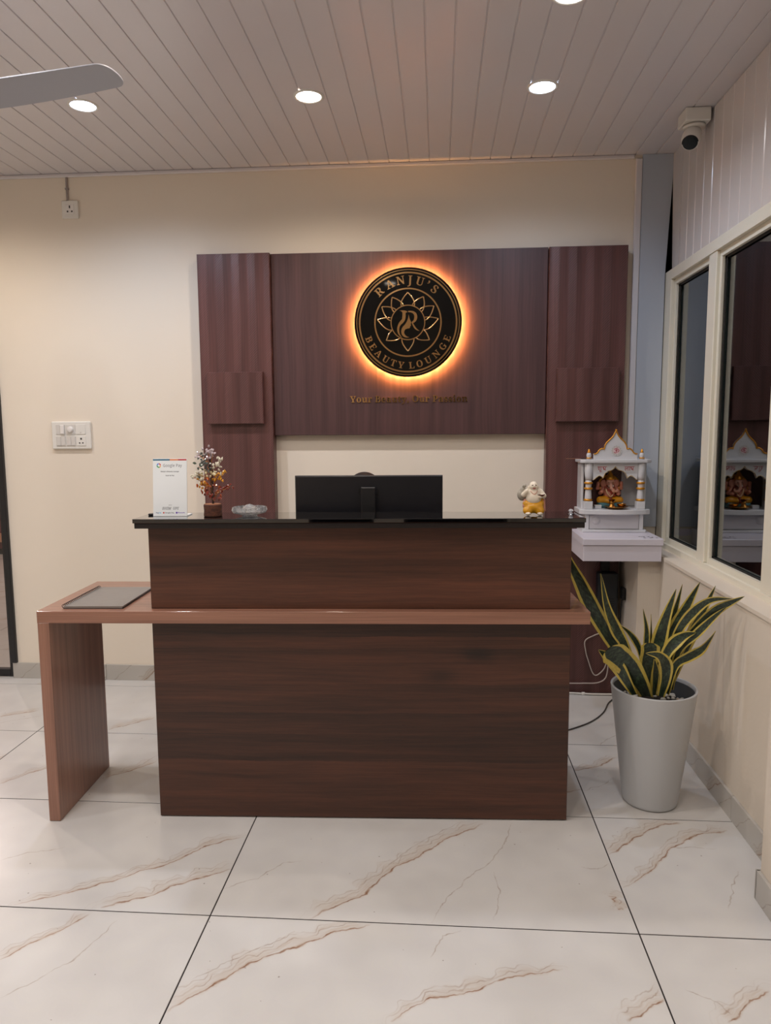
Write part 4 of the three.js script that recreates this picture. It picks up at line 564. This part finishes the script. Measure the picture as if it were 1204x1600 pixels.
// ---------------------------------------------------------------- snake plant in a tapered pot
{
  const LEAVES = [[0.052,[1.383,0.414,-0.77],[1.324,0.535,-0.775],[1.266,0.633,-0.78],[1.215,0.724,-0.785],[1.168,0.821,-0.79],[1.134,0.89,-0.795],[1.121,0.941,-0.8]],[0.041,[1.391,0.418,-0.76],[1.332,0.585,-0.768],[1.304,0.635,-0.775],[1.27,0.72,-0.782],[1.246,0.845,-0.79]],[0.084,[1.396,0.422,-0.68],[1.362,0.483,-0.66],[1.317,0.548,-0.64],[1.274,0.59,-0.62],[1.236,0.618,-0.6]],[0.056,[1.396,0.423,-0.7],[1.397,0.522,-0.697],[1.405,0.58,-0.693],[1.404,0.614,-0.69]],[0.042,[1.439,0.43,-0.66],[1.446,0.503,-0.64],[1.437,0.559,-0.62],[1.409,0.596,-0.6],[1.357,0.611,-0.58]],[0.047,[1.443,0.426,-0.74],[1.444,0.554,-0.74],[1.465,0.67,-0.74],[1.503,0.801,-0.74]],[0.029,[1.463,0.419,-0.76],[1.481,0.571,-0.763],[1.503,0.674,-0.767],[1.534,0.812,-0.77]],[0.043,[1.468,0.427,-0.74],[1.49,0.6,-0.743],[1.536,0.715,-0.747],[1.589,0.825,-0.75]],[0.031,[1.467,0.434,-0.72],[1.493,0.639,-0.69],[1.533,0.731,-0.66],[1.582,0.786,-0.63],[1.643,0.801,-0.6]],[0.035,[1.484,0.434,-0.72],[1.522,0.616,-0.692],[1.582,0.714,-0.664],[1.617,0.76,-0.636],[1.646,0.787,-0.608],[1.675,0.813,-0.58]],[0.04,[1.445,0.426,-0.68],[1.454,0.57,-0.675],[1.482,0.622,-0.67],[1.517,0.652,-0.665],[1.552,0.664,-0.66]],[0.034,[1.469,0.428,-0.69],[1.495,0.54,-0.682],[1.533,0.571,-0.674],[1.572,0.601,-0.666],[1.594,0.636,-0.658],[1.613,0.672,-0.65]],[0.039,[1.503,0.413,-0.78],[1.544,0.531,-0.782],[1.585,0.636,-0.785],[1.616,0.705,-0.787],[1.659,0.803,-0.79]],[0.02,[1.405,0.422,-0.75],[1.409,0.567,-0.753],[1.41,0.641,-0.757],[1.395,0.721,-0.76]],[0.009,[1.433,0.415,-0.77],[1.43,0.591,-0.77],[1.427,0.699,-0.77]],[0.022,[1.422,0.415,-0.77],[1.392,0.564,-0.78],[1.362,0.616,-0.79],[1.327,0.648,-0.8]],[0.045,[1.35,0.43,-0.67],[1.319,0.482,-0.66],[1.283,0.541,-0.65],[1.239,0.583,-0.64],[1.21,0.605,-0.63]],[0.031,[1.423,0.421,-0.69],[1.423,0.505,-0.68],[1.414,0.562,-0.67]],[0.026,[1.491,0.438,-0.71],[1.505,0.589,-0.688],[1.558,0.661,-0.665],[1.605,0.726,-0.642],[1.636,0.767,-0.62]]];
  const p = thing('potted_snake_plant', 'snake plant with yellow-edged leaves in a tall pale grey pot', 'potted plant', [1.435, 0, -0.735]);
  mesh('pot', lathe([[0, 0.0005], [0.088, 0.0005], [0.095, 0.004], [0.0985, 0.014], [0.15, 0.437], [0.1505, 0.44], [0.147, 0.442], [0.142, 0.44], [0.1405, 0.428]], 72), M.pot, p);
  mesh('pot_inner_shade', lathe([[0.1405, 0.4285], [0.138, 0.41], [0.132, 0.33]], 72), mat(0x4a4d50, 0.5), p);  // inside wall of the pot, its shade painted as a darker grey
  mesh('soil', lathe([[0, 0.372], [0.1, 0.37], [0.1375, 0.365]], 40), M.soil, p);
  const r = rng(31), list = []; for (let k = 0; k < 90; k++) { const a = r() * 6.283, d = 0.03 + 0.1 * Math.sqrt(r()), g = new THREE.IcosahedronGeometry(0.006 + r() * 0.006, 1); g.scale(1, 0.65, 0.85); g.rotateY(r() * 6); g.translate(d * Math.cos(a), 0.376, d * Math.sin(a)); list.push(g); }
  const pb = mesh('pebbles', merge(list), M.pebble, p); pb.userData.kind = 'stuff';
  const leafTex = [1, 2].map((sd) => dataTex(128, 512, (u, v) => { const e = Math.abs(u - 0.5) * 2, edge = 0.66 + 0.07 * fbm(v * 9, u > 0.5 ? 3 : 8, sd, 3); if (e > edge) return mix3([188, 164, 62], [214, 194, 104], clamp(0.5 + fbm(u * 20, v * 30, 3))); const b = fbm(u * 5 + sd, v * 46 + 1.2 * noise.noise(u * 8, v * 9, sd), sd * 2.2, 3); return mix3(mix3([24, 36, 27], [74, 92, 66], clamp(0.3 + 1.6 * b)), [150, 146, 66], clamp((e - edge + 0.05) * 6)); }));
  const leafMat = leafTex.map((t) => mat(0xffffff, 0.42, { map: t, clearcoat: 0.15, clearcoatRoughness: 0.3 }));
  const O = new THREE.Vector3(1.435, 0, -0.735), cam = new THREE.Vector3(0.3, 0.1, 1);
  LEAVES.forEach(([w, ...pts], n) => {
    const blunt = n === 2 || n === 3, curve = new THREE.CatmullRomCurve3(pts.map((q) => new THREE.Vector3(...q).sub(O))), N = 26, K = 6, pos = [], uv = [], idx = [];
    const face = new THREE.Vector3(-0.25 + 0.5 * Math.sin(n * 2.3), 0.15, 1).normalize();
    for (let i = 0; i <= N; i++) {
      const t = i / N, c = curve.getPoint(t), tg = curve.getTangent(t).normalize(); const side = new THREE.Vector3().crossVectors(tg, face).normalize(), nm = new THREE.Vector3().crossVectors(side, tg).normalize();
      const tw = (n === 11 ? 1.4 : n % 3 ? 0.35 : -0.4) * (t - 0.3); side.applyAxisAngle(tg, tw); nm.applyAxisAngle(tg, tw);
      const prof = blunt ? Math.min(1, 0.55 + t * 0.9) * Math.sqrt(clamp((1.04 - t) / 0.14)) : Math.min(1, 0.5 + t * 1.1) * Math.pow(clamp((1.0 - t) / 0.45), 0.75); const hw = Math.max(0.0006, w * 0.58 * prof);
      for (const sgn of [1, -1]) for (let k = 0; k <= K; k++) { const u = k / K, x = (u * 2 - 1), fold = 0.22 * hw * (x * x) , th = 0.0016 * (1 - x * x * 0.8); const q = c.clone().addScaledVector(side, x * hw).addScaledVector(nm, fold + sgn * th); pos.push(q.x, q.y, q.z); uv.push(u, t * Math.min(1, curve.getLength() / 0.45)); }
    }
    const row = 2 * (K + 1); for (let i = 0; i < N; i++) for (const f of [0, 1]) for (let k = 0; k < K; k++) { const a = i * row + f * (K + 1) + k, b = a + 1, c = a + row, d = c + 1; if (f) idx.push(a, c, b, b, c, d); else idx.push(a, b, c, b, d, c); }
    for (let i = 0; i < N; i++) for (const k of [0, K]) { const a = i * row + k, b = a + K + 1, c = a + row, d = b + row; if (k) idx.push(a, b, c, b, d, c); else idx.push(a, c, b, b, c, d); }
    const g = new THREE.BufferGeometry(); g.setAttribute('position', new THREE.Float32BufferAttribute(pos, 3)); g.setAttribute('uv', new THREE.Float32BufferAttribute(uv, 2)); g.setIndex(idx); g.computeVertexNormals();
    mesh('leaf', g, leafMat[n % 2], p);
  });
}

// ---------------------------------------------------------------- small fittings
{ // security camera under the ceiling
  const c = thing('security_camera', 'white dome security camera in the ceiling corner above the window', 'camera', [1.722, CEIL - 0.0005, -1.42]);
  mesh('mount_box', new RoundedBoxGeometry(0.105, 0.055, 0.105, 2, 0.006).translate(0, -0.028, 0), M.white, c);
  mesh('neck', lathe([[0, -0.056], [0.046, -0.056], [0.044, -0.066], [0.04, -0.07], [0, -0.0705]], 30), M.white, c);
  const h = new THREE.Group(); const ball = lathe([[0, 0.05], [0.022, 0.046], [0.036, 0.03], [0.04, 0.008], [0.039, -0.02], [0.035, -0.036], [0.031, -0.038], [0, -0.038]], 30).rotateX(-0.75).rotateY(-0.5).translate(-0.012, -0.108, 0.012);
  const b = mesh('eyeball', ball, M.white, c); mesh('lens', new THREE.CylinderGeometry(0.03, 0.03, 0.003, 28).translate(0, -0.0402, 0).rotateX(-0.75).rotateY(-0.5).translate(-0.012, -0.108, 0.012), mat(0x0e1719, 0.08), b); mesh('visor', new THREE.TorusGeometry(0.031, 0.0022, 8, 28, Math.PI).rotateX(Math.PI / 2).translate(0, -0.04, 0).rotateX(-0.75).rotateY(-0.5).translate(-0.012, -0.108, 0.012), M.dark, b);
}
{ // high socket with conduit
  const s = thing('wall_socket', 'small white three-pin socket high on the wall at left', 'socket', [-1.258, 2.521, BACK]);
  mesh('plate', new RoundedBoxGeometry(0.088, 0.09, 0.012, 2, 0.004).translate(0, 0, 0.006), M.white, s); mesh('insert', span(-0.022, 0.022, -0.024, 0.024, 0.0122, 0.0142, 0.0006), M.whiteGloss, s);
  for (const [x, y, r, h] of [[0, 0.012, 0.0035, 0.014], [-0.0115, -0.0105, 0.004, 0.008], [0.0115, -0.0105, 0.004, 0.008]]) mesh('hole', span(x - r, x + r, y - h / 2, y + h / 2, 0.0138, 0.0146, 0.0003), M.dark, s);
  const c = thing('conduit', 'thin grey conduit running from the ceiling to the high socket', 'conduit', [-1.27, 2.566, BACK]); mesh('pipe', span(-0.005, 0.005, 0.001, 0.116, 0.0005, 0.011, 0.002), mat(0x9a8f8b, 0.5), c); mesh('saddle', span(-0.009, 0.009, 0.055, 0.063, 0.0005, 0.0125, 0.001), mat(0x9a8f8b, 0.5), c);
}
{ // switchboard
  const s = thing('switchboard', 'white switchboard with rocker switch, dimmer knob and socket on left wall', 'switchboard', [-1.317, 1.357, BACK]);
  mesh('plate', new RoundedBoxGeometry(0.216, 0.148, 0.016, 2, 0.006).translate(0, 0, 0.008), M.white, s);
  const md = mat(0xd6d1ca, 0.35), X = [-0.056, 0.0, 0.056], Y = [0.031, -0.031];
  X.forEach((x, i) => Y.forEach((y, j) => { const m = mesh('module', span(x - 0.0255, x + 0.0255, y - 0.0255, y + 0.0255, 0.0162, 0.0185, 0.0006), i === 2 ? M.white : md, s);
    if (i === 0 && j === 0) mesh('rocker', span(x + 0.0, x + 0.022, y - 0.024, y + 0.024, 0.0186, 0.0245, 0.002), M.whiteGloss, m);
    else if (i === 1 && j === 0) mesh('dimmer_knob', lathe([[0, 0.014], [0.012, 0.0135], [0.015, 0.01], [0.017, 0]], 24).rotateX(Math.PI / 2).translate(x, y, 0.0186), M.whiteGloss, m);
    else if (i === 2 && j === 0) mesh('indicator', lathe([[0, 0.001], [0.004, 0.0008], [0.004, 0]], 14).rotateX(Math.PI / 2).translate(x, y - 0.016, 0.0186), md, m);
    else if (i === 2) for (const [a, b, r] of [[0, 0.012, 0.005], [-0.009, -0.01, 0.0038], [0.009, -0.01, 0.0038]]) mesh('hole', new THREE.CylinderGeometry(r, r, 0.0008, 14).rotateX(Math.PI / 2).translate(x + a, y + b, 0.0188), M.dark, m);
    else { mesh('rocker', span(x - 0.023, x - 0.0008, y - 0.023, y + 0.023, 0.0186, 0.0205, 0.0008), md, m); mesh('rocker', span(x + 0.0008, x + 0.023, y - 0.023, y + 0.023, 0.0186, 0.0205, 0.0008), md, m); } }));
}
{ // ceiling fan, one blade reaching into the picture
  const f = thing('ceiling_fan', 'grey ceiling fan with one blade reaching in at the top left', 'fan', [-0.80, 2.31, -0.19]);
  const bl = mat(0xa0a2ac, 0.4), ang = Math.atan2(0.108, 0.607);
  mesh('motor', lathe([[0, -0.05], [0.05, -0.048], [0.095, -0.03], [0.1, 0], [0.09, 0.03], [0.03, 0.05], [0.0, 0.05]], 40), M.white, f); mesh('rod', new THREE.CylinderGeometry(0.011, 0.011, 0.3, 14).translate(0, 0.2, 0), M.white, f); mesh('canopy', lathe([[0.012, 0.31], [0.05, 0.34], [0.055, 0.388], [0, 0.389]], 28), M.white, f);
  for (let k = 0; k < 3; k++) { const s = new THREE.Shape(); s.moveTo(0.1, -0.05); s.lineTo(0.58, -0.05); s.quadraticCurveTo(0.615, -0.048, 0.616, 0); s.quadraticCurveTo(0.615, 0.048, 0.58, 0.05); s.quadraticCurveTo(0.3, 0.078, 0.1, 0.068); s.closePath(); const g = ex(s, 0.004, 0.001).rotateX(-Math.PI / 2).rotateX(-0.12).rotateY(-ang + k * 2.0944); mesh('blade', g, bl, f); }
}
{ // jar outside the window
  const j = thing('lidded_jar', 'blue-lidded jar standing outside behind the dark window', 'jar', [1.89, 0.7805, -1.86]);
  mesh('jar_body', lathe([[0, 0], [0.04, 0], [0.043, 0.01], [0.043, 0.05], [0.036, 0.058], [0.036, 0.062]], 28), mat(0x9aa09e, 0.3), j); mesh('lid', lathe([[0, 0.082], [0.04, 0.082], [0.0425, 0.078], [0.0425, 0.056], [0.037, 0.055]], 28), mat(0x2b56d8, 0.4), j);
}
renderer.render(scene, camera);
